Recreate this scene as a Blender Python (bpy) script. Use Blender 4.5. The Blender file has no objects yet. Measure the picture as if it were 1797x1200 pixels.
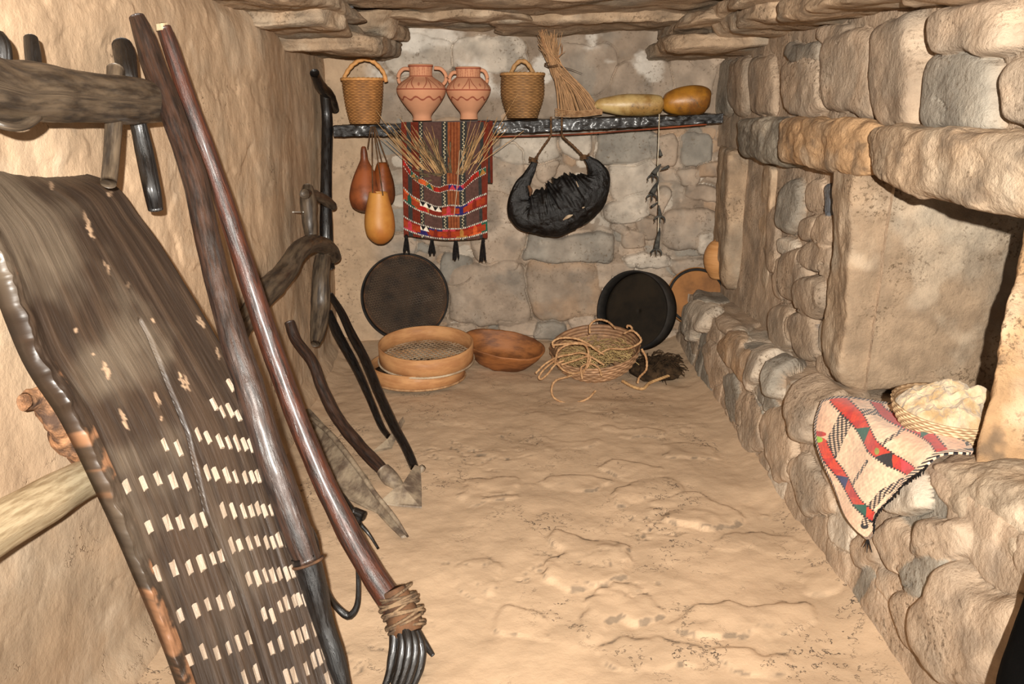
import bpy, bmesh, math, random
import numpy as np
from mathutils import Vector

# ------------------------------------------------------------------ camera, light, exposure
CAMZ = 1.5; PITCH = math.radians(16.7); FPX = 1400.0
sc = bpy.context.scene
COL = sc.collection
cam = bpy.data.cameras.new('camera'); cam.sensor_width = 36; cam.lens = FPX/1797*36; cam.clip_start = .02
camo = bpy.data.objects.new('camera', cam); COL.objects.link(camo)
camo.location = (0, 0, CAMZ); camo.rotation_euler = (math.pi/2-PITCH, 0, 0)
sc.camera = camo
sc.view_settings.view_transform = 'Standard'; sc.view_settings.look = 'None'
sc.view_settings.gamma = 1; sc.view_settings.use_curve_mapping = False
sc.view_settings.exposure = 0.0
w = bpy.data.worlds.new('world'); sc.world = w; w.use_nodes = True
w.node_tree.nodes['Background'].inputs[0].default_value = (1.0, .90, .80, 1)
w.node_tree.nodes['Background'].inputs[1].default_value = .13
def lamp(name, typ, loc, target, energy, color, size, **kw):
    l = bpy.data.lights.new(name, typ); l.energy = energy; l.color = color
    if typ == 'AREA': l.size = size
    else: l.shadow_soft_size = size
    for k, v in kw.items(): setattr(l, k, v)
    o = bpy.data.objects.new(name, l); COL.objects.link(o); o.location = loc
    o.rotation_euler = (Vector(target)-Vector(loc)).to_track_quat('-Z', 'Y').to_euler()
    return o
# the photographer's flash, just above and behind the lens
lamp('flash', 'SPOT', (0.03, -.24, 1.63), (0.12, 4.9, 1.05), 900, (1.0, .945, .86), .014,
     spot_size=math.radians(112), spot_blend=1.0)

# ------------------------------------------------------------------ helpers
R = random.Random(7)
cp, sp = math.cos(PITCH), math.sin(PITCH)
def ray(u, v):
    u, v = np.broadcast_arrays(np.asarray(u, float), np.asarray(v, float))
    dx = (u-898.5)/FPX; dy = -(v-600)/FPX
    return np.stack([dx, cp+sp*dy, -sp+cp*dy], -1)
O = np.array([0, 0, CAMZ])
def P(u, v, t):  return O+ray(u, v)*np.asarray(t)[..., None]
def onX(u, v, X): d = ray(u, v); return O+d*(X/d[..., 0])[..., None]
def onY(u, v, Y): d = ray(u, v); return O+d*(Y/d[..., 1])[..., None]
def onZ(u, v, Z): d = ray(u, v); return O+d*((Z-CAMZ)/d[..., 2])[..., None]

_T = np.random.RandomState(3).uniform(-1, 1, 8192)
def vn(p, seed=0):
    i = np.floor(p).astype(np.int64); f = p-i; u = f*f*(3-2*f); out = 0
    for a in (0, 1):
        wa = u[..., 0] if a else 1-u[..., 0]
        for b in (0, 1):
            wb = u[..., 1] if b else 1-u[..., 1]
            for c in (0, 1):
                wc = u[..., 2] if c else 1-u[..., 2]
                h = ((i[..., 0]+a)*73856093) ^ ((i[..., 1]+b)*19349663) ^ ((i[..., 2]+c)*83492791) ^ (seed*7919+13)
                out = out+wa*wb*wc*_T[(h ^ (h >> 13)) & 8191]
    return out
def fbm(p, scale=1, octv=4, seed=0, gain=.5):
    s = 0; a = 1
    for k in range(octv):
        s = s+a*vn(p*scale*(2.03**k)+k*17.3, seed+k); a *= gain
    return s
def v3(*a): return np.stack(np.broadcast_arrays(*[np.asarray(x, float) for x in a]), -1)
def S(r, g, b):
    f = lambda c: ((c/255)/12.92 if c/255 <= .04045 else ((c/255+.055)/1.055)**2.4)
    return (f(r), f(g), f(b))
def sstep(a, b, x): t = np.clip((x-a)/(b-a), 0, 1); return t*t*(3-2*t)

def tag(o, label=None, cat=None, group=None, kind=None):
    if label: o['label'] = label
    if cat: o['category'] = cat
    if group: o['group'] = group
    if kind: o['kind'] = kind
    return o
ORG = {}
def thing(name, label, cat, loc, group=None):
    o = bpy.data.objects.new(name, None); COL.objects.link(o); o.empty_display_size = .05
    o.location = tuple(float(x) for x in loc); ORG[o.name] = np.array(loc, float)
    return tag(o, label, cat, group)
def mk(name, V, F, mat, parent=None, col=None, uv=None, smooth=True, weld=False):
    V = np.asarray(V, float).reshape(-1, 3)
    if parent is None: org = np.array([V[:, 0].mean(), V[:, 1].mean(), V[:, 2].min()])
    else: org = ORG[parent.name]
    me = bpy.data.meshes.new(name)
    L = V-org
    if isinstance(F, np.ndarray):
        n = F.shape[1]
        me.vertices.add(len(L)); me.vertices.foreach_set('co', L.ravel())
        me.loops.add(F.size); me.loops.foreach_set('vertex_index', F.astype(np.int32).ravel())
        me.polygons.add(len(F)); me.polygons.foreach_set('loop_start', np.arange(0, F.size, n, dtype=np.int32))
        me.polygons.foreach_set('loop_total', np.full(len(F), n, dtype=np.int32))
        me.update(calc_edges=True)
    else:
        me.from_pydata(L.tolist(), [], F)
    if col is not None:
        a = me.color_attributes.new('col', 'FLOAT_COLOR', 'POINT')
        c = np.ones((len(L), 4)); c[:, :3] = np.asarray(col).reshape(-1, 3) if np.ndim(col) > 1 else col
        a.data.foreach_set('color', c.ravel())
    if uv is not None:
        lay = me.uv_layers.new(name='UVMap')
        li = np.empty(len(me.loops), dtype=np.int32); me.loops.foreach_get('vertex_index', li)
        lay.data.foreach_set('uv', np.asarray(uv, float).reshape(-1, 2)[li].ravel())
    if weld:
        b = bmesh.new(); b.from_mesh(me); bmesh.ops.remove_doubles(b, verts=b.verts, dist=1e-5)
        bmesh.ops.recalc_face_normals(b, faces=b.faces); b.to_mesh(me); b.free()
    me.validate()
    if smooth: me.polygons.foreach_set('use_smooth', np.ones(len(me.polygons), dtype=bool))
    me.materials.append(mat)
    o = bpy.data.objects.new(name, me); COL.objects.link(o)
    if parent is None: o.location = org
    else: o.parent = parent
    ORG[o.name] = org
    return o
def gridF(n, m, cu=False, cv=False, off=0):
    I = np.arange(n if cu else n-1); J = np.arange(m if cv else m-1)
    a, b = np.meshgrid(I, J, indexing='ij'); a = a.ravel(); b = b.ravel()
    a2 = (a+1) % n; b2 = (b+1) % m
    return np.stack([a*m+b, a2*m+b, a2*m+b2, a*m+b2], 1)+off
def grid(name, G, mat, parent=None, col=None, uv=None, cu=False, cv=False, flip=False, solid=0):
    n, m = G.shape[:2]; F = gridF(n, m, cu, cv)
    if flip: F = F[:, ::-1]
    o = mk(name, G, F, mat, parent, col, uv)
    if solid:
        s = o.modifiers.new('thick', 'SOLIDIFY'); s.thickness = abs(solid); s.offset = -1 if solid > 0 else 1
    return o

def crom(pts, n):
    pts = np.asarray(pts, float)
    if len(pts) == 2:
        t = np.linspace(0, 1, n)[:, None]; return pts[0]*(1-t)+pts[1]*t
    d = np.r_[0, np.cumsum(np.linalg.norm(np.diff(pts[:, :3], axis=0), axis=1)+1e-9)]
    ext = np.vstack([2*pts[0]-pts[1], pts, 2*pts[-1]-pts[-2]])
    s = np.linspace(0, d[-1], n); k = np.clip(np.searchsorted(d, s, side='right')-1, 0, len(pts)-2)
    t = ((s-d[k])/(d[k+1]-d[k]))[:, None]
    p0, p1, p2, p3 = ext[k], ext[k+1], ext[k+2], ext[k+3]
    return .5*((2*p1)+(-p0+p2)*t+(2*p0-5*p1+4*p2-p3)*t**2+(-p0+3*p1-3*p2+p3)*t**3)
class MB:
    """collects shapes into one mesh"""
    def __init__(s): s.V = []; s.F = []; s.U = []; s.C = []; s.n = 0
    def add(s, V, F, U=None, C=None):
        V = np.asarray(V).reshape(-1, 3); s.V.append(V); s.F += [tuple(int(i)+s.n for i in f) for f in F]
        s.U.append(np.zeros((len(V), 2)) if U is None else np.asarray(U).reshape(-1, 2))
        s.C.append(np.tile((.5, .5, .5), (len(V), 1)) if C is None else np.broadcast_to(np.asarray(C).reshape(-1, 3), (len(V), 3)))
        s.n += len(V)
    def tube(s, pts, rad, sides=8, seg=None, rough=0, twist=0, flat=None, seed=0, C=None, amp=.22, rscale=14, cap=True):
        pts = np.asarray(pts, float)
        rad = np.full(len(pts), rad, float) if np.isscalar(rad) else np.asarray(rad, float)
        L = np.linalg.norm(np.diff(pts, axis=0), axis=1).sum()
        seg = seg or max(len(pts)*3, 6)
        q = crom(np.c_[pts, rad], seg); c = q[:, :3]; r = np.maximum(q[:, 3], 1e-4)
        T = np.gradient(c, axis=0); T /= np.linalg.norm(T, axis=1)[:, None]+1e-12
        ref = np.array([0, 0, 1.]) if abs(T[:, 2]).mean() < .8 else np.array([0, 1., 0])
        if flat is not None: ref = np.asarray(flat[0], float)
        N = np.cross(T, ref); N /= np.linalg.norm(N, axis=1)[:, None]+1e-12; B = np.cross(N, T)
        th = np.linspace(0, 2*math.pi, sides, endpoint=False)
        sl = np.r_[0, np.cumsum(np.linalg.norm(np.diff(c, axis=0), axis=1))]
        rr = r[:, None]*np.ones(sides)
        if twist: rr = rr*(1-amp+2*amp*np.abs(np.cos(th[None]*1.0+sl[:, None]*twist)))
        kb = flat[1] if flat is not None else 1
        V = c[:, None]+N[:, None]*(rr*np.cos(th))[..., None]+B[:, None]*(rr*kb*np.sin(th))[..., None]
        if rough: 
            nn = fbm(V, rscale, 3, seed); V = V+(V-c[:, None])*(nn*rough)[..., None]
        U = np.stack(np.broadcast_arrays(th[None]/6.283*(r.mean()*6.28), sl[:, None]), -1)
        F = [tuple(f) for f in gridF(seg, sides, cv=True)]
        n0 = seg*sides
        V = V.reshape(-1, 3); U = U.reshape(-1, 2)
        if cap:
            V = np.vstack([V, c[0]-T[0]*r[0]*.25, c[-1]+T[-1]*r[-1]*.25]); U = np.vstack([U, [0, 0], [0, sl[-1]]])
            for k in range(sides):
                k2 = (k+1) % sides
                F.append((n0, k2, k)); F.append((n0+1, (seg-1)*sides+k, (seg-1)*sides+k2))
        s.add(V, F, U, C)
        return s
    def prism(s, poly, d, C=None):
        poly = np.asarray(poly, float); n = len(poly); d = np.asarray(d, float)
        V = np.vstack([poly, poly+d]); F = [tuple(range(n))[::-1], tuple(range(n, 2*n))]
        F += [(k, (k+1) % n, n+(k+1) % n, n+k) for k in range(n)]
        s.add(V, F, None, C); return s
    def box(s, c, ax, ay, az, C=None):
        c, ax, ay, az = map(lambda q: np.asarray(q, float), (c, ax, ay, az))
        return s.prism([c-ax-ay-az, c+ax-ay-az, c+ax+ay-az, c-ax+ay-az], 2*az, C)
    def build(s, name, mat, parent=None, smooth=True, col=False):
        return mk(name, np.vstack(s.V), s.F, mat, parent, np.vstack(s.C) if col else None, np.vstack(s.U), smooth)
def bevel(o, w=.004, seg=2):
    m = o.modifiers.new('bev', 'BEVEL'); m.width = w; m.segments = seg; m.limit_method = 'ANGLE'; return o
def lathe(name, c, prof, mat, parent=None, n=64, axis=None, disp=None, colf=None, cv=True, sub=4, solid=0):
    """prof: list of (height, radius) along axis from c"""
    prof = np.asarray(prof, float); m = (len(prof)-1)*sub+1
    ii = np.arange(len(prof)); tt = np.linspace(0, len(prof)-1, m)
    q = crom(np.c_[prof, np.zeros(len(prof))], m) if sub > 1 else np.c_[prof, np.zeros(len(prof))]
    h, r = q[:, 0], np.maximum(q[:, 1], .0005)
    ax = np.array([0, 0, 1.]) if axis is None else np.asarray(axis, float); ax = ax/np.linalg.norm(ax)
    e = np.array([1., 0, 0]) if abs(ax[0]) < .9 else np.array([0, 0, 1.])
    e1 = np.cross(ax, e); e1 /= np.linalg.norm(e1); e2 = np.cross(ax, e1)
    # e1 points towards -y for a z axis
    th = np.linspace(0, 2*math.pi, n, endpoint=False)
    H, T = np.meshgrid(h, th, indexing='ij'); RR = np.repeat(r[:, None], n, 1)
    if disp is not None: RR = RR+disp(T, H, RR)
    V = np.asarray(c, float)+H[..., None]*ax+RR[..., None]*(np.cos(T)[..., None]*e1+np.sin(T)[..., None]*e2)
    col = colf(T, H, V) if colf is not None else None
    uv = np.stack([T/6.283, H], -1)
    F = gridF(m, n, cv=True)
    o = mk(name, V, F[:, ::-1], mat, parent, col, uv)
    if solid:
        s = o.modifiers.new('thick', 'SOLIDIFY'); s.thickness = solid; s.offset = -1
    return o
def prof_px(cx, rows, Y):
    """pixel silhouette rows (v, halfwidth) at distance Y -> base point and (height, radius)"""
    base = onY(cx, rows[-1][0], Y); out = []
    for v, hw in rows[::-1]:
        p = onY(cx, v, Y); q = onY(cx+hw, v, Y); out.append((p[2]-base[2], q[0]-p[0]))
    return base, out

def cubegrid(n):
    t = np.linspace(-1, 1, n); a, b = np.meshgrid(t, t, indexing='ij'); one = np.ones_like(a); Vs = []; Fs = []; k = 0
    for ax in range(3):
        for sg in (-1, 1):
            c = [None]*3; c[ax] = one*sg; c[(ax+1) % 3] = a; c[(ax+2) % 3] = b
            Vs.append(np.stack(c, -1).reshape(-1, 3)); f = gridF(n, n, off=k)
            Fs.append(f if sg > 0 else f[:, ::-1]); k += n*n
    return np.vstack(Vs), np.vstack(Fs)
def rockV(c8, n=26, k=7, amp=.02, scale=5, seed=0, strat=0):
    """rounded, weathered stone filling the hexahedron c8[x][y][z]"""
    V, F = cubegrid(n); m = np.abs(V).max(1); p = V*(m/((np.abs(V)**k).sum(1)**(1/k)))[:, None]
    u = (p+1)/2; c8 = np.asarray(c8, float); W = 0
    for i in (0, 1):
        for j in (0, 1):
            for l in (0, 1):
                W = W+((u[:, 0] if i else 1-u[:, 0])*(u[:, 1] if j else 1-u[:, 1])*(u[:, 2] if l else 1-u[:, 2]))[:, None]*c8[i, j, l]
    d = W-W.mean(0); d = d/(np.linalg.norm(d, axis=1)[:, None]+1e-9)
    W = W+amp*v3(fbm(W, scale, 5, seed), fbm(W, scale, 5, seed+20), fbm(W, scale, 5, seed+40)*.8)
    rg = 1-np.abs(fbm(W, scale*1.6, 4, seed+60))
    W = W+d*(amp*.9*(rg-.5))[:, None]
    if strat: W[:, 0] += strat*vn(v3(W[:, 0]*.5, W[:, 1]*1.5, W[:, 2]*55), seed); W[:, 1] += strat*vn(v3(W[:, 0]*1.5, 7, W[:, 2]*60), seed+4)
    return W, F
def box8(x0, x1, y0, y1, z0, z1, jit=0, seed=0):
    r = np.random.RandomState(seed)
    return np.array([[[[x, y, z] for z in (z0, z1)] for y in (y0, y1)] for x in (x0, x1)])+r.uniform(-jit, jit, (2, 2, 2, 3))*[1, 1, .4]
TAN = np.array(S(184, 158, 130)); GREY = np.array(S(152, 143, 128)); PALE = np.array(S(214, 196, 172)); BRN = np.array(S(120, 92, 62))
RUST = np.array(S(184, 148, 110)); DUST = np.array(S(190, 163, 134)); DARK = np.array(S(84, 76, 68)); BLUE = np.array(S(120, 124, 130))
def stonecol(W, seed=0, base=TAN, up=None, grey=.5, lichen=0.3):
    a = sstep(-.1, .7, fbm(W, 4, 4, seed+1)); b = sstep(.15, .8, fbm(W, 7, 4, seed+2)); c = sstep(.3, .9, fbm(W, 14, 4, seed+5))
    C = base*(1-a[..., None]*grey)+GREY*(a[..., None]*grey)
    C = C*(1-b[..., None]*.35)+PALE*(b[..., None]*.35)
    C = C*(1-c[..., None]*lichen)+DARK*(c[..., None]*lichen)
    return C*(.95+.12*fbm(W, 16, 4, seed+11)[..., None])
def ceilrock(mb, c8, seed, **k):
    W, F = rockV(c8, seed=seed, **k); mb.add(W, F, None, stonecol(W, seed)); 

# ------------------------------------------------------------------ materials
def mat(name, c1=(.5, .5, .5), c2=None, attr=False, rough=.85, spec=.3, nscale=6., stretch=(1, 1, 1), uv=False, bump=.3, bscale=40.,
        bdist=.01, lines=0, lcol=(.05, .045, .04), lscale=9., coat=0, rlo=None, var=.25, metal=0, fac=(.35, .65), sheen=0, speck=0, scol=(.6, .5, .4), lw=.0075):
    m = bpy.data.materials.new(name); m.use_nodes = True; nt = m.node_tree; N = nt.nodes; L = nt.links
    b = N['Principled BSDF']; tc = N.new('ShaderNodeTexCoord'); mp = N.new('ShaderNodeMapping')
    mp.inputs['Scale'].default_value = stretch
    L.new(tc.outputs['UV' if uv else 'Object'], mp.inputs[0])
    def noise(scale, det=6, r=.6):
        n = N.new('ShaderNodeTexNoise'); n.inputs['Scale'].default_value = scale; n.inputs['Detail'].default_value = det
        n.inputs['Roughness'].default_value = r; L.new(mp.outputs[0], n.inputs['Vector']); return n
    def mrange(src, a, b_, c=0, d=1):
        r = N.new('ShaderNodeMapRange'); r.inputs[1].default_value = a; r.inputs[2].default_value = b_
        r.inputs[3].default_value = c; r.inputs[4].default_value = d; r.interpolation_type = 'SMOOTHSTEP'; L.new(src, r.inputs[0]); return r.outputs[0]
    def mix(f, A, B, mode='MIX'):
        x = N.new('ShaderNodeMix'); x.data_type = 'RGBA'; x.blend_type = mode
        for s, i in ((f, 0), (A, 6), (B, 7)):
            if isinstance(s, (int, float)): x.inputs[i].default_value = s
            elif isinstance(s, tuple): x.inputs[i].default_value = (*s, 1)
            else: L.new(s, x.inputs[i])
        return x.outputs[2]
    n1 = noise(nscale, 8)
    if attr:
        at = N.new('ShaderNodeAttribute'); at.attribute_name = 'col'
        v = mrange(n1.outputs[0], .3, .7, 1-var, 1+var)
        g = N.new('ShaderNodeCombineXYZ')
        for i in range(3): L.new(v, g.inputs[i])
        c = mix(1.0, at.outputs['Color'], g.outputs[0], 'MULTIPLY')
    else:
        c = mix(mrange(n1.outputs[0], fac[0], fac[1]), tuple(c1), tuple(c2 if c2 is not None else [q*.7 for q in c1]))
    if speck:
        ms = N.new('ShaderNodeMath'); ms.operation = 'MULTIPLY'
        L.new(mrange(noise(bscale*1.3, 5, .7).outputs[0], .56-.06*speck, .64, 0, .8), ms.inputs[0]); L.new(mrange(noise(nscale*.45, 4).outputs[0], .46, .62, .12, 1), ms.inputs[1])
        c = mix(ms.outputs[0], c, tuple(scol))
    hb = noise(bscale, 8, .65)
    height = hb.outputs[0]
    if lines:
        ln = noise(lscale, 5, .7); a = N.new('ShaderNodeMath'); a.operation = 'SUBTRACT'; a.inputs[1].default_value = .5; L.new(ln.outputs[0], a.inputs[0])
        a2 = N.new('ShaderNodeMath'); a2.operation = 'ABSOLUTE'; L.new(a.outputs[0], a2.inputs[0])
        thin = mrange(a2.outputs[0], .0, lw, 1, 0)
        mk_ = mrange(noise(lscale*.45, 3).outputs[0], .62-.12*lines, .68, 0, 1)
        br = mrange(noise(lscale*9, 3).outputs[0], .42, .55, 0, 1)
        mm = N.new('ShaderNodeMath'); mm.operation = 'MULTIPLY'; L.new(thin, mm.inputs[0]); L.new(mk_, mm.inputs[1])
        m2 = N.new('ShaderNodeMath'); m2.operation = 'MULTIPLY'; L.new(mm.outputs[0], m2.inputs[0]); L.new(br, m2.inputs[1])
        c = mix(m2.outputs[0], c, tuple(lcol))
        hs = N.new('ShaderNodeMath'); hs.operation = 'SUBTRACT'; L.new(height, hs.inputs[0]); L.new(m2.outputs[0], hs.inputs[1]); height = hs.outputs[0]
    L.new(c, b.inputs['Base Color'])
    bp = N.new('ShaderNodeBump'); bp.inputs['Strength'].default_value = bump; bp.inputs['Distance'].default_value = bdist
    L.new(height, bp.inputs['Height']); L.new(bp.outputs[0], b.inputs['Normal'])
    if rlo is not None: L.new(mrange(noise(nscale*1.7, 5).outputs[0], .38, .62, rlo, rough), b.inputs['Roughness'])
    else: b.inputs['Roughness'].default_value = rough
    b.inputs['Specular IOR Level'].default_value = spec; b.inputs['Metallic'].default_value = metal
    b.inputs['Coat Weight'].default_value = coat; b.inputs['Coat Roughness'].default_value = .2
    b.inputs['Sheen Weight'].default_value = sheen
    return m
M_stone = mat('stone', attr=True, rough=.9, spec=.2, nscale=9, var=.2, bump=.9, bscale=55, bdist=.010, speck=.85, scol=tuple(S(88, 72, 54)))
M_back = mat('back_stone', attr=True, rough=.92, spec=.15, nscale=9, var=.12, bump=.4, bscale=45, bdist=.008, speck=.3, scol=tuple(S(110, 94, 76)), lines=.5, lcol=tuple(S(90, 70, 50)), lscale=7)
M_plaster = mat('mud_plaster', attr=True, rough=.92, spec=.2, nscale=3.2, var=.1, bump=.5, bscale=24, bdist=.012, lines=.85, lcol=tuple(S(84, 62, 42)), lscale=5, lw=.010)
M_floor = mat('earth_floor', attr=True, rough=.93, spec=.15, nscale=4, var=.07, bump=.35, bscale=30, bdist=.01, lines=1.35, lcol=tuple(S(70, 62, 56)), lscale=6, lw=.016)
def wood(name, a, b, **k):
    d = dict(uv=True, stretch=(14, 1.6, 1), nscale=6, rough=.55, rlo=.25, spec=.55, bump=.5, bscale=9, bdist=.006); d.update(k)
    return mat(name, S(*a), S(*b), **d)
M_dark = wood('dark_polished_wood', (30, 22, 19), (62, 42, 32), coat=.3, rlo=.3)
M_red = wood('red_brown_wood', (34, 22, 18), (80, 42, 28), coat=.3, rlo=.3)
M_black = wood('black_wood', (9, 8, 8), (24, 20, 18), coat=.3)
M_grey = wood('weathered_wood', (48, 40, 33), (98, 84, 68), rlo=.35, rough=.65, spec=.45, bump=.22, stretch=(7, 1.1, 1))
M_pale = wood('pale_dusty_wood', (196, 178, 146), (152, 132, 102), rlo=.6, rough=.9, spec=.2)
M_board = mat('threshing_wood', attr=True, uv=True, stretch=(22, 1.6, 1), nscale=5, var=.17, rough=.58, rlo=.33, spec=.4, bump=.5, bscale=7, bdist=.004)
M_honey = wood('honey_wood', (196, 146, 98), (170, 120, 78), rlo=.5, rough=.8, spec=.3, stretch=(1, 5, 1), bump=.1)
M_bowl = mat('bowl_wood', S(160, 102, 56), S(92, 54, 28), rough=.6, spec=.4, nscale=5, stretch=(1, 1, 3), bump=.3, bscale=14)
M_clay = mat('terracotta', attr=True, rough=.85, spec=.2, nscale=10, var=.05, bump=.1, bscale=90, bdist=.003)
M_wick = mat('wicker', attr=True, rough=.6, spec=.4, nscale=30, var=.18, bump=.2, bscale=120, bdist=.003)
M_gor1 = mat('orange_gourd', S(196, 138, 66), S(170, 104, 44), rough=.5, spec=.45, nscale=5, bump=.1, bscale=30)
M_gor2 = mat('brown_gourd', S(150, 82, 44), S(82, 44, 28), rough=.45, spec=.45, nscale=7, bump=.1, bscale=30)
M_gor3 = mat('rust_gourd', S(128, 66, 26), S(74, 38, 18), rough=.4, spec=.5, nscale=6, bump=.15, bscale=30)
M_gor4 = mat('mottled_gourd', S(196, 168, 112), S(150, 114, 62), rough=.4, spec=.5, nscale=9, bump=.15, bscale=40, speck=.6, scol=S(80, 62, 34))
M_gor5 = mat('amber_gourd', S(176, 120, 40), S(116, 72, 28), rough=.4, spec=.5, nscale=8, bump=.15, bscale=40, speck=.7, scol=S(80, 66, 40))
M_rope = mat('rope', S(190, 152, 112), S(150, 112, 78), rough=.9, spec=.15, nscale=40, bump=.3, bscale=200, bdist=.002)
M_straw = mat('straw', S(198, 160, 112), S(150, 114, 76), rough=.8, spec=.2, nscale=20, bump=.1)
M_twig = mat('twig', S(150, 112, 76), S(104, 74, 48), rough=.85, spec=.2, nscale=20, bump=.1)
M_herb = mat('dried_herb', S(116, 100, 76), S(78, 66, 50), rough=.9, spec=.1, nscale=30, bump=.1)
M_cord = mat('leather_cord', S(104, 76, 50), S(70, 50, 34), rough=.8, spec=.2, nscale=30)
M_white = mat('white_cord', S(214, 204, 184), S(180, 166, 140), rough=.9, spec=.1)
M_skin = mat('black_goatskin', S(6, 5, 5), S(15, 12, 10), rough=.55, rlo=.3, spec=.5, nscale=9, bump=.8, bscale=16, bdist=.02)
M_cloth = mat('woven_wool', attr=True, rough=.95, spec=.05, nscale=60, var=.2, bump=.5, bscale=260, bdist=.003, sheen=.2)
M_tass = mat('dark_tassel_wool', S(40, 36, 34), S(24, 22, 22), rough=.95, spec=.1, nscale=80)
M_net = mat('rawhide_net', S(196, 178, 152), S(150, 126, 100), rough=.8, spec=.2)
M_dnet = mat('dark_net', S(66, 52, 40), S(36, 30, 26), rough=.8, spec=.2, nscale=6)
M_drim = mat('dark_rim', S(44, 40, 36), S(24, 22, 20), rough=.75, spec=.3, nscale=12, bump=.3)
M_brim = mat('brown_rim', S(110, 78, 54), S(60, 44, 34), rough=.8, spec=.2, nscale=12, bump=.2)
M_pan = mat('black_hide', S(40, 32, 22), S(22, 18, 13), rough=.75, spec=.2, nscale=4, bump=.2, bscale=20)
M_tan = mat('tan_wood', S(160, 108, 58), S(118, 78, 42), rough=.7, spec=.3, nscale=6, bump=.1)
M_iron = mat('dusty_iron', S(160, 144, 122), S(94, 80, 68), rough=.6, rlo=.35, spec=.5, nscale=12, bump=.4, bscale=40)
M_chip = mat('flint_chip', S(206, 186, 164), S(120, 98, 80), rough=.35, spec=.6, nscale=40, bump=.4, bscale=120)
M_bark = mat('flaking_bark', S(184, 136, 98), S(84, 64, 52), rough=.8, spec=.3, nscale=26, bump=.8, bscale=40, bdist=.015)
M_wool = mat('raw_wool', S(204, 184, 152), S(168, 138, 98), rough=.95, spec=.1, nscale=18, bump=.7, bscale=70, bdist=.01, sheen=.4)
M_nest = mat('dark_fibre', S(72, 56, 40), S(40, 32, 24), rough=.95, spec=.1, nscale=30)
M_nail = mat('steel', S(220, 215, 205), S(180, 176, 170), rough=.3, spec=.6)

# ------------------------------------------------------------------ stone height fields
class Stones:
    def __init__(s, f2): s.f2 = f2; s.L = []   # f2: pixel -> 2D surface coordinate
    def px(s, cx, cy, w, h, H=.03, c=None, ang=0, n=4):
        a = math.radians(ang); ca, sa = math.cos(a), math.sin(a)
        p = s.f2(cx, cy); A = s.f2(cx+w/2*ca, cy+w/2*sa)-p; B = s.f2(cx-h/2*sa, cy+h/2*ca)-p
        s.L.append((p, np.linalg.inv(np.array([A, B]).T), H, TAN if c is None else c, n))
    def raw(s, p, w, h, H, c, ang=0, n=4):
        ca, sa = math.cos(ang), math.sin(ang)
        s.L.append((np.array(p), np.linalg.inv(np.array([[w/2*ca, w/2*sa], [-h/2*sa, h/2*ca]]).T), H, c, n))
    def eval(s, A, B, seed=0, warp=.018, base=None, basec=DUST, groove=.02):
        P3 = v3(A, B, 0*A)
        w1 = warp*fbm(P3, 7, 3, seed+3); w2 = warp*fbm(P3, 7, 3, seed+9)
        Q = np.stack([A+w1, B+w2], -1).reshape(-1, 2)
        h = np.zeros(len(Q)) if base is None else base.reshape(-1).copy()
        C = np.tile(basec, (len(Q), 1)); nz = fbm(P3, 12, 4, seed+5).reshape(-1); n2 = fbm(P3, 4, 3, seed+6).reshape(-1)
        for k, (p, Mi, H, c, n) in enumerate(s.L):
            q = (Q-p)@Mi.T
            near = (np.abs(q) < 1.05).all(1)
            if not near.any(): continue
            f = (np.abs(q[near])**n).sum(1)**(1/n)
            tilt = (math.sin(k*2.3)*q[near, 0]+math.cos(k*1.7)*q[near, 1])*.18
            d = np.where(f < 1, H*(1-np.clip(f, 0, 1)**9)**.5*(1+tilt*.8+.07*nz[near]+.10*n2[near]), -1)
            idx = np.nonzero(near)[0]
            if groove and H > .018:
                gr = np.clip(1-np.abs(f-1.0)/.035, 0, 1)*sstep(-.5, .1, nz[near])*groove
                h[idx] -= gr
            win = d > h[idx]
            ii = idx[win]; h[ii] = d[win]
            gap = np.clip((f[win]-.86)/.14, 0, 1)[:, None]**2
            C[ii] = np.asarray(c)*(1-gap*.35)+DUST*(gap*.35)
        return h.reshape(A.shape), C.reshape(*A.shape, 3)
def tintmix(C, P3, seed, greyamt=.35, paleamt=.3):
    a = sstep(.1, .8, fbm(P3, 5, 4, seed+31))[..., None]*greyamt; b = sstep(.25, .9, fbm(P3, 6, 5, seed+37))[..., None]*paleamt
    d = sstep(.1, .7, fbm(P3, 3, 3, seed+41))[..., None]*.25
    C = C*(1-a)+GREY*a; C = C*(1-b)+PALE*b; C = C*(1-d)+DUST*d
    if seed >= 500:
        g_ = sstep(.1, .8, fbm(P3, 8, 5, seed+3))[..., None]*.35; C = C*(1-g_)+np.array(S(118, 108, 96))*g_
        lum = C.mean(-1, keepdims=True); C = C*.86+lum*.14
    return C*(.96+.09*fbm(P3, 18, 4, seed+8)[..., None])

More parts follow.
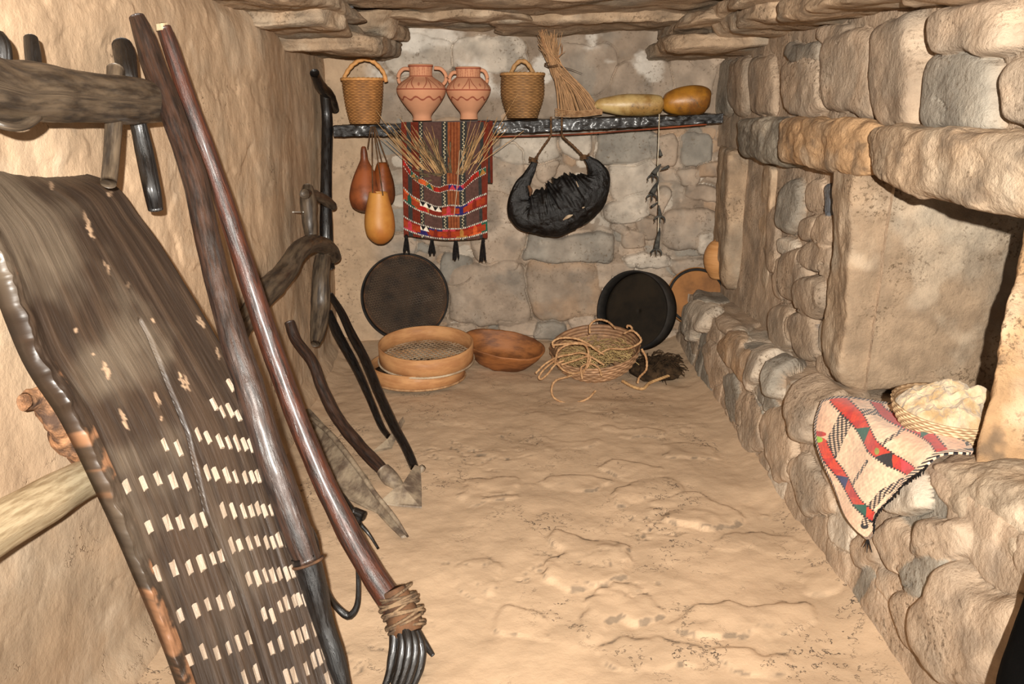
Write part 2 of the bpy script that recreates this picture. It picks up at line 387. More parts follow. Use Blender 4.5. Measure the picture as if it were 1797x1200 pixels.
# ------------------------------------------------------------------ floor
ys = np.linspace(.6, 5.1, 520); xs = np.linspace(-1.25, 1.35, 300)
A, B = np.meshgrid(xs, ys, indexing='ij'); P3 = v3(A, B, 0*A)
fs = Stones(lambda u, v: onZ(u, v, 0.)[..., :2])
for a in [(1030, 985, 115, 110, .026, 12), (1110, 1060, 95, 80, .022, 20), (1060, 1090, 60, 90, .02, 0), (1150, 865, 130, 40, .02, 0), (1240, 905, 160, 50, .026, 5), (1120, 835, 110, 30, .015, 0),
          (1010, 850, 80, 35, .014, 0), (880, 860, 110, 40, .014, 0), (1270, 1090, 170, 40, .018, -5), (1380, 1090, 120, 50, .018, 0), (920, 1100, 120, 60, .014, 0), (1160, 1160, 190, 60, .02, 0),
          (1350, 960, 160, 40, .014, 0), (1210, 795, 100, 25, .012, 0), (1000, 780, 90, 25, .01, 0), (840, 1010, 110, 60, .01, 0), (1330, 1160, 130, 50, .014, 0), (1120, 760, 110, 20, .01, 0), (1460, 1020, 90, 60, .014, 0)]:
    fs.px(a[0], a[1], a[2], a[3], a[4], DUST*1.02, a[5], 3)
h, C = fs.eval(A, B, 2, warp=.06, basec=DUST, groove=0)
h = h*.30+.35*h*np.clip(fbm(P3, 9, 3, 55)+.4, 0, 1)+.009*fbm(P3, 3, 4, 4)+.003*fbm(P3, 11, 4, 5)
rid = np.abs(fbm(P3*[1, 1.8, 1], 6, 4, 8)); rmask = sstep(.05, .6, fbm(P3*[1, 1.4, 1], 2.2, 3, 12))*sstep(-.75, -.3, A)*(1-sstep(.75, 1.0, A))*(1-sstep(3.4, 4.2, B))
h -= .006*(1-sstep(0, .07, rid))*rmask
h += .05*sstep(.93, 1.15, A)+.05*sstep(-.95, -1.15, A)+.03*sstep(4.6, 4.95, B)
# exposed dark edges of the bedrock
edge = sstep(.0, .3, np.abs(np.gradient(h, axis=1))/.0087-.12)
brk = sstep(.0, .5, fbm(P3, 30, 3, 77))
dk = np.clip(edge*brk*1.5, 0, 1)*sstep(-.6, -.2, A)*(1-sstep(.85, 1.05, A))*(1-sstep(3.3, 4.0, B))
rs = (1-sstep(0, .035, rid))*rmask*sstep(-.3, .3, fbm(P3, 40, 2, 90))*.75
dk = np.clip(dk*.6+rs, 0, .8)[..., None]
C = C*(1+.06*fbm(P3, 5, 3, 19)[..., None]); C = C*(1-dk)+np.array(S(70, 66, 60))*dk
floor = grid('floor', v3(A, B, h), M_floor, col=C); tag(floor, kind='structure')

# ------------------------------------------------------------------ left wall (mud plaster)
ys = np.linspace(.5, 5.05, 560); zs = np.linspace(-.05, 2.0, 300)
A, B = np.meshgrid(ys, zs, indexing='ij'); P3 = v3(0*A, A, B)
def LWX(y): return -1.05-.06*sstep(3.2, 4.9, y)
ls = Stones(lambda u, v: onX(u, v, -1.07)[..., 1:])
for a in [(400, 230, 90, 130, .02), (325, 400, 90, 90, .025), (450, 90, 110, 120, .015), (480, 260, 80, 120, .016), (430, 470, 60, 110, .02), (270, 260, 90, 110, .015), (150, 40, 200, 80, .015), (500, 620, 60, 120, .014), (90, 260, 100, 60, .012), (360, 100, 70, 120, .012)]:
    ls.px(*a, c=DUST*1.03, n=3)
h, C = ls.eval(A, B, 40, warp=.06, basec=DUST*1.02, groove=0)
P2 = P3*[1, 1, .55]
lump = .016*fbm(P2, 2.2, 3, 3)+.0035*fbm(P2, 10, 4, 6)
crk = np.abs(fbm(P3, 3.2, 4, 61)); cm = sstep(.1, .6, fbm(P3, 2, 2, 64))
C = tintmix(C, P3, 300, .25, .35)
x = LWX(A)+h*.30+lump-.004*(1-sstep(0, .03, crk))*cm-.05*sstep(1.75, 1.95, B)+.05*(1-sstep(0, .12, B))
wl = grid('wall_left', v3(x, A, B), M_plaster, col=C); tag(wl, kind='structure')

# ------------------------------------------------------------------ back wall (rubble masonry)
BY = 4.95
xs = np.linspace(-1.2, 1.75, 640); zs = np.linspace(-.05, 2.02, 470)
A, B = np.meshgrid(xs, zs, indexing='ij'); P3 = v3(A, 0*A, B)
bs = Stones(lambda u, v: onY(u, v, BY)[..., [0, 2]])
rr = random.Random(5)
z = .0
while z < 1.36:                       # small filler stones
    hh = rr.uniform(.06, .11); x = -1.1
    while x < 1.6:
        ww = rr.uniform(.08, .2)
        bs.raw((x+ww/2, z+hh/2), ww*.98, hh*.96, rr.uniform(.006, .018), [TAN, DUST, RUST, PALE*.95, GREY][rr.randrange(5)]*rr.uniform(.92, 1.05), rr.uniform(-.1, .1), 3)
        x += ww
    z += hh
for a in [(858, 515, 142, 118, .045, TAN*.9, 0, 4), (992, 508, 130, 102, .045, RUST*.95, 0, 5), (998, 436, 158, 52, .05, GREY*1.05, 0, 6), (872, 420, 100, 76, .04, DUST, 0, 4),
          (1108, 312, 82, 96, .04, PALE*.9, 2, 5), (1104, 256, 118, 58, .045, GREY*1.15, 0, 6), (930, 255, 108, 60, .04, PALE*.9, 4, 5), (1012, 256, 52, 50, .045, PALE, 0, 5),
          (885, 300, 80, 90, .03, DUST, 0, 4), (1098, 368, 95, 42, .05, PALE, -14, 3), (1212, 400, 100, 74, .05, TAN, 0, 4), (1238, 425, 50, 40, .055, PALE*.95, 0, 3), (1165, 265, 46, 60, .04, DUST, 0, 4),
          (1222, 262, 60, 60, .03, GREY, 0, 4), (1142, 458, 92, 30, .05, PALE*1.03, 2, 3), (1218, 470, 80, 40, .045, TAN, 0, 4), (1210, 312, 46, 36, .035, DUST, 0, 4), (1252, 300, 60, 26, .035, RUST, 0, 6),
          (1240, 340, 80, 26, .035, TAN*.9, 3, 4), (1158, 352, 30, 44, .04, DUST, 30, 3), (1138, 395, 44, 40, .035, TAN*.9, 0, 3), (1112, 418, 44, 34, .04, DUST, 0, 4), (1085, 400, 40, 22, .03, TAN, 20, 3),
          (892, 462, 44, 26, .045, TAN*1.04, 0, 2.5), (800, 470, 52, 60, .035, GREY, 0, 3), (960, 575, 60, 36, .05, GREY*.95, 0, 3), (1020, 562, 54, 26, .04, DUST, -6, 3), (908, 572, 70, 26, .03, DUST, 0, 4),
          (810, 590, 60, 40, .035, TAN, 0, 4), (1170, 510, 70, 40, .03, DUST, 0, 4), (880, 265, 36, 16, .04, PALE, 0, 3), (1085, 470, 60, 24, .03, TAN, 0, 3), (640, 330, 70, 120, .012, DUST, 0, 3),
          (690, 430, 90, 50, .02, DUST, 0, 4), (1060, 480, 30, 50, .03, DUST, 0, 4), (1040, 600, 70, 40, .04, GREY, 0, 4), (790, 405, 100, 60, .02, DUST, 0, 4), (960, 300, 40, 30, .03, DUST, 0, 3), (880, 365, 70, 50, .03, TAN, 10, 3),
          # above the shelf: broad, lime washed blocks
          (740, 100, 120, 70, .02, PALE*.9, 0, 4), (860, 95, 130, 70, .022, PALE*.95, 0, 4), (1020, 120, 120, 90, .02, TAN*.85, 0, 4), (1130, 150, 110, 90, .022, TAN*.85, 0, 4), (1215, 130, 80, 90, .02, TAN*.9, 0, 4),
          (700, 165, 90, 60, .015, TAN*.85, 0, 4), (790, 170, 100, 60, .015, TAN*.85, 0, 4), (960, 175, 90, 60, .015, TAN*.85, 0, 4), (1260, 90, 90, 50, .02, DUST, 0, 4), (620, 120, 80, 80, .012, TAN*.85, 0, 4)]:
    bs.px(*a[:4], H=a[4], c=a[5], ang=a[6], n=a[7])
h, C = bs.eval(A, B, 11, warp=.024, groove=.035, base=.006+.006*fbm(P3, 8, 3, 2), basec=np.array(S(158, 134, 108)))
C = tintmix(C, P3, 400, .5, .25); lum = C.mean(-1, keepdims=True); C = (C*.72+lum*.28)*(.93+.10*fbm(P3, 16, 4, 402)[..., None])
st_ = sstep(.25, .9, fbm(P3, 9, 4, 410))[..., None]*.4*(h > .02)[..., None]; C = C*(1-st_)+np.array(S(112, 106, 98))*st_
lime = (sstep(.0, .5, fbm(P3*[1, 1, 1.3], 5, 5, 55))*sstep(1.5, 1.6, B)*(1-sstep(.75, 1.0, A)))[..., None]*.75
C = C*(1-lime)+np.array(S(226, 218, 206))*lime
ft = sstep(-.78, -.9, A)                                   # plastered strip beside the corner
h = h*(1-ft)+ft*(.02+.012*fbm(P3, 3, 3, 5)); C = C*(1-ft[..., None])+DUST*.98*ft[..., None]
y = BY-h*1.3-.008*fbm(P3, 6, 4, 21)-.004*fbm(P3, 22, 3, 23)
wb = grid('wall_back', v3(A, y, B), M_back, col=C); tag(wb, kind='structure')

# ------------------------------------------------------------------ stone bench on the right
BX = 1.10; BKY = np.array([1.0, 1.51, 1.89, 2.65, 3.4, 4.23, 5.0]); BKZ = np.array([.6, .59, .57, .46, .42, .37, .36])
def btop(y, x): return np.interp(y, BKY, BKZ)+.05*np.clip(x-BX, 0, .25)
def bfx(z): return BX-.04+.10*np.clip(z, 0, .6)
def bench_f(p, off):
    a = p[..., 2]-btop(p[..., 1], p[..., 0])-off; b = bfx(p[..., 2])-off-p[..., 0]; k = .05
    hh = np.clip(.5+.5*(a-b)/k, 0, 1); return b*(1-hh)+a*hh+k*hh*(1-hh)
def bench_hit(u, v, off=0.):
    d = ray(u, v); lo = np.full(d.shape[:-1], .8); hi = lo.copy(); found = np.zeros(lo.shape, bool)
    for t in np.arange(.9, 7, .04):
        f = bench_f(O+d*t, off); new = (f < 0) & ~found
        hi = np.where(new, t, hi); lo = np.where(new, t-.04, lo); found |= new
    for _ in range(18):
        m = (lo+hi)/2; f = bench_f(O+d*m[..., None], off); lo = np.where(f > 0, m, lo); hi = np.where(f > 0, hi, m)
    return O+d*hi[..., None]
def bench2(u, v):
    p = bench_hit(np.array(u, float), np.array(v, float)); zt = btop(p[1], BX)
    return np.array([p[1], min(p[2], zt)+max(p[0]-bfx(zt), 0)])
b2 = Stones(bench2)
rr = random.Random(9); y = 1.0
while y < 4.9:
    s_ = 0
    while s_ < .55:
        ww = rr.uniform(.14, .3); hh = rr.uniform(.1, .2)
        b2.raw((y+ww/2, s_+hh/2), ww, hh*1.05, rr.uniform(.006, .022), [TAN, DUST, DUST, GREY, PALE*.95][rr.randrange(5)], rr.uniform(-.25, .25), 5)
        s_ += hh
    y += .2
for a in [(1228, 560, 58, 66, .075, PALE*.95, 0, 5), (1296, 560, 60, 60, .05, TAN, 30, 4), (1300, 625, 44, 100, .05, RUST*.9, -25, 4), (1338, 632, 38, 100, .07, PALE*.93, 8, 5), (1382, 652, 58, 86, .085, GREY*1.05, 5, 2.6),
          (1450, 705, 125, 125, .10, TAN*.95, 10, 2.6), (1258, 640, 40, 80, .03, DUST, -12, 4), (1320, 740, 50, 110, .035, TAN, -10, 4), (1375, 775, 60, 130, .04, DUST, -12, 4), (1290, 700, 30, 90, .03, GREY, -12, 4),
          (1430, 850, 60, 120, .04, DUST, -25, 4), (1600, 870, 80, 70, .05, PALE*.9, 10, 3), (1590, 960, 60, 110, .045, DUST, -20, 4), (1660, 960, 110, 70, .06, TAN, 20, 4), (1640, 1010, 90, 90, .05, GREY*1.1, 60, 3),
          (1720, 1110, 230, 170, .085, TAN, 35, 3.5), (1620, 1090, 70, 120, .045, DUST, -20, 4), (1530, 960, 60, 60, .03, DUST, 0, 4), (1250, 520, 60, 30, .04, GREY, 0, 4), (1330, 520, 60, 26, .03, TAN, 0, 4), (1580, 780, 90, 60, .03, TAN, 0, 4)]:
    b2.px(*a[:4], H=a[4], c=a[5], ang=a[6], n=a[7])
ny, nf, ntp = 560, 110, 120
yy = np.linspace(.9, 4.91, ny); s_ = np.r_[np.linspace(-.05, 1, nf), 1+np.linspace(0, 1, ntp)[1:]]
Yg, Sg = np.meshgrid(yy, s_, indexing='ij'); hy = btop(Yg, BX)
front = np.minimum(Sg, 1)*hy; top = np.clip(Sg-1, 0, 1)*(1.0-.78*sstep(2.86, 2.94, Yg))
Bx = bfx(front)+top; Bz = np.where(Sg <= 1, front, btop(Yg, Bx)); Sc = front+top
h, C = b2.eval(Yg, Sc, 77, warp=.03, base=.004+0*Yg, basec=DUST)
h = h*.85+.004*fbm(v3(Bx, Yg, Bz), 7, 4, 71)+.002*fbm(v3(Bx, Yg, Bz), 24, 3, 72)
h = h*(1-.55*sstep(.02, .12, top))
wt = sstep(-.05, .06, top+(front-hy))   # 0 on the front, 1 on the top
G = v3(Bx-h*(1-wt)*1.0, Yg, Bz+h*wt-.0*wt)
C = tintmix(C, G, 500, .4, .3)
bench = grid('stone_bench', G, M_stone, col=C)
tag(bench, 'long rubble stone bench along the right wall carrying the rug and wool basket', 'bench')

# ------------------------------------------------------------------ right wall
def hexa(name, fr, dvec, parent=None, **k):
    """front quad [TL,TR,BL,BR] in world space, pushed back by dvec"""
    fr = np.asarray(fr, float); d = np.asarray(dvec, float)
    c8 = np.array([[[fr[2], fr[0]], [fr[2]+d, fr[0]+d]], [[fr[3], fr[1]], [fr[3]+d, fr[1]+d]]])
    n = k.pop('n', 50); base = k.pop('base', TAN); g = k.pop('grey', .5); li = k.pop('lichen', .3)
    W, F = rockV(c8, n=n, **k); C = stonecol(W, k.get('seed', 0), base, grey=g, lichen=li)
    return mk(name, W, F, M_stone, parent, C, weld=True)
ys = np.linspace(2.7, 5.0, 330); zs = np.linspace(.25, 1.4, 190)
A, B = np.meshgrid(ys, zs, indexing='ij'); P3 = v3(0*A, A, B)
RX = 1.28
rs_ = Stones(lambda u, v: onX(u, v, RX)[..., 1:])
for a in [(1398, 362, 40, 96, .055, GREY, 8, 3), (1472, 352, 18, 64, .05, BLUE*.75, 0, 3), (1440, 345, 34, 60, .03, DUST, 0, 3), (1428, 402, 32, 46, .045, TAN*.9, 0, 3), (1463, 405, 46, 62, .055, TAN, 20, 3), (1392, 432, 34, 30, .04, PALE, -10, 3),
          (1402, 482, 58, 92, .05, TAN*.95, 8, 3.5), (1447, 450, 62, 52, .055, TAN*.9, 10, 2.5), (1468, 490, 28, 60, .05, DUST, 0, 2.6), (1444, 522, 70, 78, .08, TAN*.8, 5, 2.5), (1372, 490, 18, 76, .03, DUST, 0, 3),
          (1382, 575, 48, 84, .05, TAN, -5, 3), (1422, 590, 50, 96, .05, TAN*.95, -12, 3), (1438, 580, 16, 26, .02, BLUE*.7, 0, 2.5), (1465, 590, 40, 60, .04, PALE*.95, 0, 4), (1362, 420, 22, 120, .03, DUST, 0, 4), (1462, 640, 40, 40, .03, DUST, 0, 4)]:
    rs_.px(*a[:4], H=a[4], c=a[5], ang=a[6], n=a[7])
h, C = rs_.eval(A, B, 91, warp=.012, base=.004+0*A, basec=DUST)
C = tintmix(C, P3, 600, .2, .25)
x = RX-h-.004*fbm(P3, 8, 5, 3)
wr = grid('wall_right', v3(x, A, B), M_stone, col=C, flip=True); tag(wr, kind='structure')
def child(o, name):
    o.name = name; o.parent = wr; 
    me = o.data; off = Vector(o.location)-Vector(ORG['wall_right']); o.location = off
    return o
# upper course of tall stones above the ledge
ys = np.linspace(.6, 5.0, 560); zs = np.linspace(1.25, 2.0, 150)
A, B = np.meshgrid(ys, zs, indexing='ij'); P3 = v3(0*A, A, B)
UX = 1.24
us = Stones(lambda u, v: onX(u, v, UX)[..., 1:])
for a in [(1270, 155, 44, 100, .03, GREY, 0, 4), (1305, 150, 40, 100, .045, TAN*.85, 0, 4), (1345, 150, 44, 104, .04, TAN*.9, 0, 4), (1418, 150, 80, 110, .055, DUST, -4, 4), (1420, 90, 80, 34, .05, GREY*.8, 8, 4),
          (1500, 130, 110, 150, .05, DUST*.95, 0, 5), (1590, 125, 90, 200, .065, TAN*.85, 0, 5), (1700, 165, 140, 150, .06, GREY*1.05, 0, 4), (1720, 55, 160, 90, .075, DUST, -8, 4), (1668, 205, 60, 50, .03, DUST, 30, 3), (1830, 160, 90, 140, .06, TAN, 0, 4),
          (1470, 60, 60, 40, .04, DUST, 0, 4), (1940, 120, 140, 200, .06, TAN, 0, 4), (1240, 100, 50, 40, .03, GREY, 0, 4)]:
    us.px(*a[:4], H=a[4], c=a[5], ang=a[6], n=a[7])
h, C = us.eval(A, B, 95, warp=.016, base=.004+0*A, basec=DUST*.95)
C = tintmix(C, P3, 610, .35, .2)
o = grid('masonry', v3(UX-h-.005*fbm(P3, 6, 5, 3), A, B), M_stone, col=C, flip=True); child(o, 'upper_masonry')
LX = 1.13
def q4(pts, f): return [f(*p) for p in pts]
fx = lambda X: (lambda u, v: onX(u, v, X))
for k, (pts, X, base) in enumerate([([(1283, 207), (1362, 205), (1290, 272), (1366, 298)], 1.15, GREY*.85), ([(1355, 207), (1512, 214), (1362, 285), (1508, 318)], 1.13, RUST*.95), ([(1500, 218), (1850, 232), (1508, 318), (1850, 412)], 1.11, TAN*.9)]):
    child(hexa('ledge_stone', q4(pts, fx(X)), (.26, 0, 0), k=6, amp=.016, scale=7, seed=31+k, base=base, grey=.45, lichen=.5, n=70), 'ledge_stone')
# upright pillar stone at the far end, slab closing the alcove, standing stone in front of it
fy = lambda Y: (lambda u, v: onY(u, v, Y))
child(hexa('p', q4([(1276, 262), (1350, 262), (1270, 512), (1345, 520)], fy(4.4)), (.06, .5, 0), k=9, amp=.012, scale=6, seed=45, base=TAN*.9, grey=.5), 'pillar_stone')
child(hexa('p', q4([(1352, 292), (1385, 292), (1342, 560), (1362, 560)], fy(3.9)), (.03, .25, 0), k=8, amp=.008, scale=8, seed=46, base=DUST, grey=.4), 'pillar_stone')
child(hexa('p', q4([(1500, 260), (1860, 260), (1474, 682), (1800, 700)], fy(2.72)), (.02, .22, 0), k=14, amp=.010, scale=5, seed=47, base=TAN*.72, grey=.7, lichen=.12, n=90), 'stone_slab')
s0 = P(np.array([1790, 1960, 1694, 1930]), np.array([385, 370, 860, 900]), np.array([2.15, 2.1, 1.98, 1.9]))
ss = hexa('standing_stone', s0, (.22, .24, 0), k=9, amp=.014, scale=6, seed=52, base=RUST*.95, grey=.4, lichen=.6, n=80)
tag(ss, 'tall rough upright stone on the bench at the right edge, beside the wool basket', 'stone')
s1 = P(np.array([1612, 1850, 1650, 1850]), np.array([806, 850, 880, 1060]), np.array([2.12, 1.72, 2.08, 1.62]))
sl = hexa('edge_slab', s1, (.30, .10, .0), k=6, amp=.018, scale=6, seed=58, base=TAN, grey=.45, lichen=.45, n=70)
tag(sl, 'thick slanting stone slab on the bench edge below the right end of the rug', 'stone')

# ------------------------------------------------------------------ ceiling of overlapping slabs
mb = MB()
i = 0
for a in [(-1.3, -.66, 4.05, 5.1, 1.745, 1.83), (-1.3, -.60, 4.25, 5.1, 1.84, 1.92), (-1.3, -.74, 3.5, 4.5, 1.80, 1.87), (-1.3, -.72, 3.0, 4.2, 1.855, 1.93), (-1.3, -.8, 2.2, 3.5, 1.90, 1.98),
          (-.72, .1, 4.3, 5.1, 1.90, 1.96), (-.1, .95, 4.35, 5.1, 1.885, 1.95), (-.8, 1.05, 3.8, 4.7, 1.935, 1.99), (-.9, 1.1, 3.2, 4.2, 1.965, 2.03), (-1.2, 1.3, .8, 3.5, 2.02, 2.12),
          (.80, 1.6, 4.1, 5.1, 1.75, 1.83), (.84, 1.6, 3.9, 5.1, 1.84, 1.93), (.98, 1.7, 3.3, 4.3, 1.80, 1.875), (.93, 1.7, 2.9, 4.1, 1.88, 1.95), (1.02, 1.8, 2.3, 3.4, 1.785, 1.87), (1.0, 1.8, 2.0, 3.2, 1.88, 1.98), (1.06, 1.9, 1.3, 2.5, 1.76, 1.86), (1.0, 1.9, 1.0, 2.3, 1.87, 2.0)]:
    W, F = rockV(box8(*a, jit=.045, seed=70+i), n=46, k=8, amp=.026, scale=4, seed=70+i, strat=.006)
    mb.add(W, F, None, stonecol(W, 70+i, TAN*.86, grey=.75, lichen=.3)); i += 1
V, F = rockV(box8(-1.5, 2.0, -1.2, 5.2, 2.10, 2.2), n=20, k=20, amp=.02, scale=2, seed=4); mb.add(V, F, None, stonecol(V, 4, TAN*.8))
o = mb.build('ceiling', M_stone, col=True); tag(o, kind='structure')

# ------------------------------------------------------------------ shelf and what stands on it
SY = 4.55; SD = .30
sh = thing('shelf', 'long black hewn wooden shelf board across the back wall', 'shelf', onY(930, 235, SY+.1))
n, m = 220, 40
us_ = np.linspace(584, 1268, n); prof = []
xs = onY(us_, 220, SY)[:, 0]
ztop = onY(us_, np.interp(us_, [584, 870, 1268], [221, 213, 200]), SY)[:, 2]; zbot = onY(us_, np.interp(us_, [584, 870, 1268], [240, 236, 216]), SY)[:, 2]
def shelfz(u): return float(np.interp(u, us_, ztop))
cs = []
for j in range(m):
    t = j/m*4; e = t % 1
    if t < 1: yy_, zz = SY+e*0+0*us_, ztop*(1-e)+zbot*e
    elif t < 2: yy_, zz = SY+SD*e+0*us_, zbot
    elif t < 3: yy_, zz = SY+SD+0*us_, zbot*(1-e)+ztop*e
    else: yy_, zz = SY+SD*(1-e)+0*us_, ztop
    cs.append(v3(xs, yy_, zz))
G = np.stack(cs, 1); nz = fbm(G*[1, 1, 1], 26, 3, 3)
G[..., 1] -= .012*np.abs(nz)*(np.abs(G[..., 1]-SY) < .01); G[..., 2] += .003*nz
F = [tuple(f) for f in gridF(n, m, cv=True)]+[tuple(range(m))[::-1], tuple((n-1)*m+k for k in range(m))]
mk('board', G, F, M_black, sh, uv=np.stack(np.broadcast_arrays(np.arange(m)[None]*.01, xs[:, None]), -1))
M_edge = mat('red_lath', S(150, 70, 34), S(100, 44, 24), rough=.7)
MB().tube(np.stack([onY(u, v, SY+.03) for u, v in [(862, 240), (1000, 236), (1130, 227), (1240, 218)]]), .0045, 6).build('lath', M_edge, sh)
IY = 4.67

def woven(rows, spokes, amp, c1, c2):
    def disp(T, H, RR):
        hm = H.max(); k = H/hm*rows
        return amp*(np.abs(np.sin(k*math.pi))-.5)+amp*.55*np.cos(spokes*T+math.pi*np.floor(k))*np.abs(np.sin(k*math.pi))
    def colf(T, H, V):
        hm = H.max(); k = H/hm*rows; s = (np.abs(np.sin(k*math.pi))*(.72+.28*np.cos(spokes*T+math.pi*np.floor(k))))[..., None]
        g = np.clip(.5+.5*fbm(V, 16, 3, rows), 0, 1)[..., None]
        return (np.array(c2)*.6*(1-s)+np.array(c1)*s)*(.8+.35*g)
    return disp, colf
def basket(label, cx, rows_px, Y, rows, spokes, handle, hr, cA, cB, name='wicker_basket', group=None, wid=None):
    base, pr = prof_px(cx, rows_px, Y)
    t = thing(name, label, 'basket', base, group)
    base = base.copy(); d, c = woven(rows, spokes, .0035, cA, cB)
    hmax = pr[-1][0]; hh = np.linspace(0, hmax, rows*6+1); rr_ = np.interp(hh, [p[0] for p in pr], [p[1] for p in pr])
    R_ = np.convolve(np.pad(rr_, 9, mode='edge'), np.ones(19)/19, 'valid')
    lathe('body', base, np.c_[hh, R_], M_wick, t, n=max(spokes*6, 96), disp=d, colf=c, sub=1, solid=.006)
    lathe('bottom', base+[0, 0, .004], [(0, R_[0]*.98), (.002, .01)], M_wick, t, n=32, colf=lambda T, H, V: np.tile(np.array(cB), (*T.shape, 1)), sub=1)
    th = np.linspace(0, 2*math.pi, 61); rim = base+v3(R_[-1]*np.cos(th), R_[-1]*np.sin(th), hmax+.002+0*th)
    MB().tube(rim, .008, 8, seg=180, twist=120, amp=.2, C=cA).build('rim', M_wick, t, col=True)
    if handle is not None:
        MB().tube(np.stack([onY(u, v, Y) for u, v in handle]), hr, 10, seg=90, twist=90, amp=.16, C=cA).build('handle', M_wick, t, col=True)
    return t
WA, WB = S(208, 150, 88), S(122, 74, 38)
basket('tall wicker basket with a high looped handle at the left end of the shelf', 640, [(140, 36), (165, 34), (190, 31), (205, 28), (217, 25)], IY, 27, 16,
       [(604, 142), (607, 130), (620, 113), (638, 104), (656, 109), (672, 126), (678, 144)], .011, WA, WB)
basket('darker rounded wicker basket with a small top handle, right of the clay jars', 917, [(131, 37), (145, 38), (165, 38), (180, 35), (195, 30), (207, 26)], IY, 26, 16,
       [(895, 133), (903, 116), (914, 107), (926, 112), (938, 132)], .011, S(178, 134, 84), S(104, 70, 40))

CLAY, CLD = np.array(S(202, 146, 112)), np.array(S(150, 82, 62))
def jar(label, cx, rows_px, hl, hr, group, seed):
    base, pr = prof_px(cx, rows_px, IY); base[2] = max(base[2], shelfz(cx))
    t = thing('clay_jar', label, 'jar', base, group)
    hm = pr[-1][0]; hs = [base_v for base_v, _ in pr]
    def colf(T, H, V):
        k = H/hm; C = np.tile(CLAY, (*T.shape, 1)); th = T*1.0
        wv = .40+.028*np.sin(th*11+seed); line = np.abs(k-wv) < .016
        ring = (np.abs(k-.565) < .012) | (np.abs(k-.975) < .012) | (np.abs(k-.80) < .008)
        neck = (k > .81) & (k < .965) & (np.abs(((k-.81)/.155*.35+.5+.5*np.sin(th*14))-.5) < .10)
        sp_ = ((th*6/6.283+seed*.2) % 1)-.5
        sh_ = (k > .58) & (k < .78) & (np.abs(np.abs(sp_)-(.06+.26*((.78-k)/.2)**1.4)) < .022)
        sh2 = (k > .58) & (k < .78) & (np.abs(sp_) < .02)
        star = (np.hypot((np.abs(sp_)-.5)*1.4, (k-.65)*2.2) < .07) & (np.sin(12*np.arctan2(k-.65, np.abs(sp_)-.5)) > -.2)
        m_ = (line | ring | neck | sh_ | sh2 | star)[..., None]
        return np.where(m_, CLD, C)
    lathe('body', base, pr, M_clay, t, n=300, colf=colf, sub=24, solid=.008)
    lathe('base_disc', base+[0, 0, .003], [(0, pr[0][1]*.97), (.001, .002)], M_clay, t, n=32, colf=lambda T, H, V: np.tile(CLAY, (*T.shape, 1)), sub=1)
    for hpx in (hl, hr):
        MB().tube(np.stack([onY(u, v, IY) for u, v in hpx]), .0105, 10, seg=40, C=CLAY).build('handle', M_clay, t, col=True)
jar('larger two-handled terracotta jar with brown painted lines, left one on the woven bag', 741, [(114, 22.5), (118, 21), (132, 20), (137, 24), (146, 37), (155, 43), (164, 42), (176, 36), (190, 26), (200, 18), (206, 16), (211, 17.5)],
    [(720, 121), (708, 121), (700, 130), (700, 142), (706, 150)], [(762, 119), (774, 121), (782, 131), (782, 142), (776, 150)], 'terracotta jars on the shelf', 0)
jar('smaller two-handled terracotta jar with brown painted lines, next to the wicker basket', 823, [(118, 23), (122, 22), (134, 21), (138, 25), (147, 34), (155, 39), (163, 38), (175, 32), (188, 23), (197, 16), (203, 15), (209, 16)],
    [(802, 127), (794, 128), (789, 136), (790, 144), (795, 150)], [(844, 122), (851, 126), (855, 136), (854, 144), (849, 150)], 'terracotta jars on the shelf', 2)

# broom of twigs
ax = onY(968, 120, IY+.02)
t = thing('twig_broom', 'upright sheaf of thin dry twigs flaring down onto the shelf beside the long gourds', 'broom', onY(1010, 203, IY))
mb = MB(); rr = random.Random(4)
for k in range(120):
    b = rr.random(); u0 = 978+b*78+rr.uniform(-4, 4); v0 = 201-8*b+rr.uniform(-3, 4)
    um = 966+b*12+rr.uniform(-5, 5); vm = 112+rr.uniform(-6, 6)
    ut = 940+rr.uniform(0, 34)*(.4+b*.6)+b*14; vt = 45+rr.uniform(0, 40)
    Y0, Y1 = IY-.06+rr.uniform(0, .14), IY+rr.uniform(-.01, .05)
    c = np.array(S(182, 140, 98))*rr.uniform(.55, 1.1)
    mb.tube([onY(u0, v0, Y0), onY((u0+um)/2+2+6*b, 155, (Y0+Y1)/2), onY(um, vm, Y1), onY(ut, vt, Y1+rr.uniform(-.02, .06))], [.003, .0032, .003, .0014], 5, seg=9, C=c, cap=False)
for k in range(7):
    a, b_ = rr.choice([(950, 60), (985, 95), (975, 80)])
    mb.tube([onY(965, 110, IY), onY(a, b_, IY-.01), onY(a+rr.uniform(-10, 36), b_-rr.uniform(0, 22), IY-.02)], [.0025, .002, .001], 5, seg=8, C=S(150, 108, 70), cap=False)
mb.tube([onY(978, 116, IY), onY(1000, 121, IY-.02), onY(1022, 129, IY-.03)], [.003, .002, .001], 5, seg=8, C=S(70, 54, 40))
mb.build('twigs', M_wick, t, col=True)
mb = MB(); q = [onY(u, v, IY+s*.035) for u, v, s in [(956, 114, 0), (966, 116, -1), (980, 113, 0), (966, 110, 1), (956, 112, 0), (966, 118, -1), (982, 116, 0)]]
mb.tube(q, .003, 6, seg=30).build('binding', M_cord, t)
mb = MB()
for k in range(5): mb.tube([onY(974, 203-k*3, IY-.06), onY(1010, 205-k*2.4, IY-.08), onY(1057, 200-k*2, IY-.05)], .003, 5, seg=12)
mb.build('woven_edge', M_rope, t)

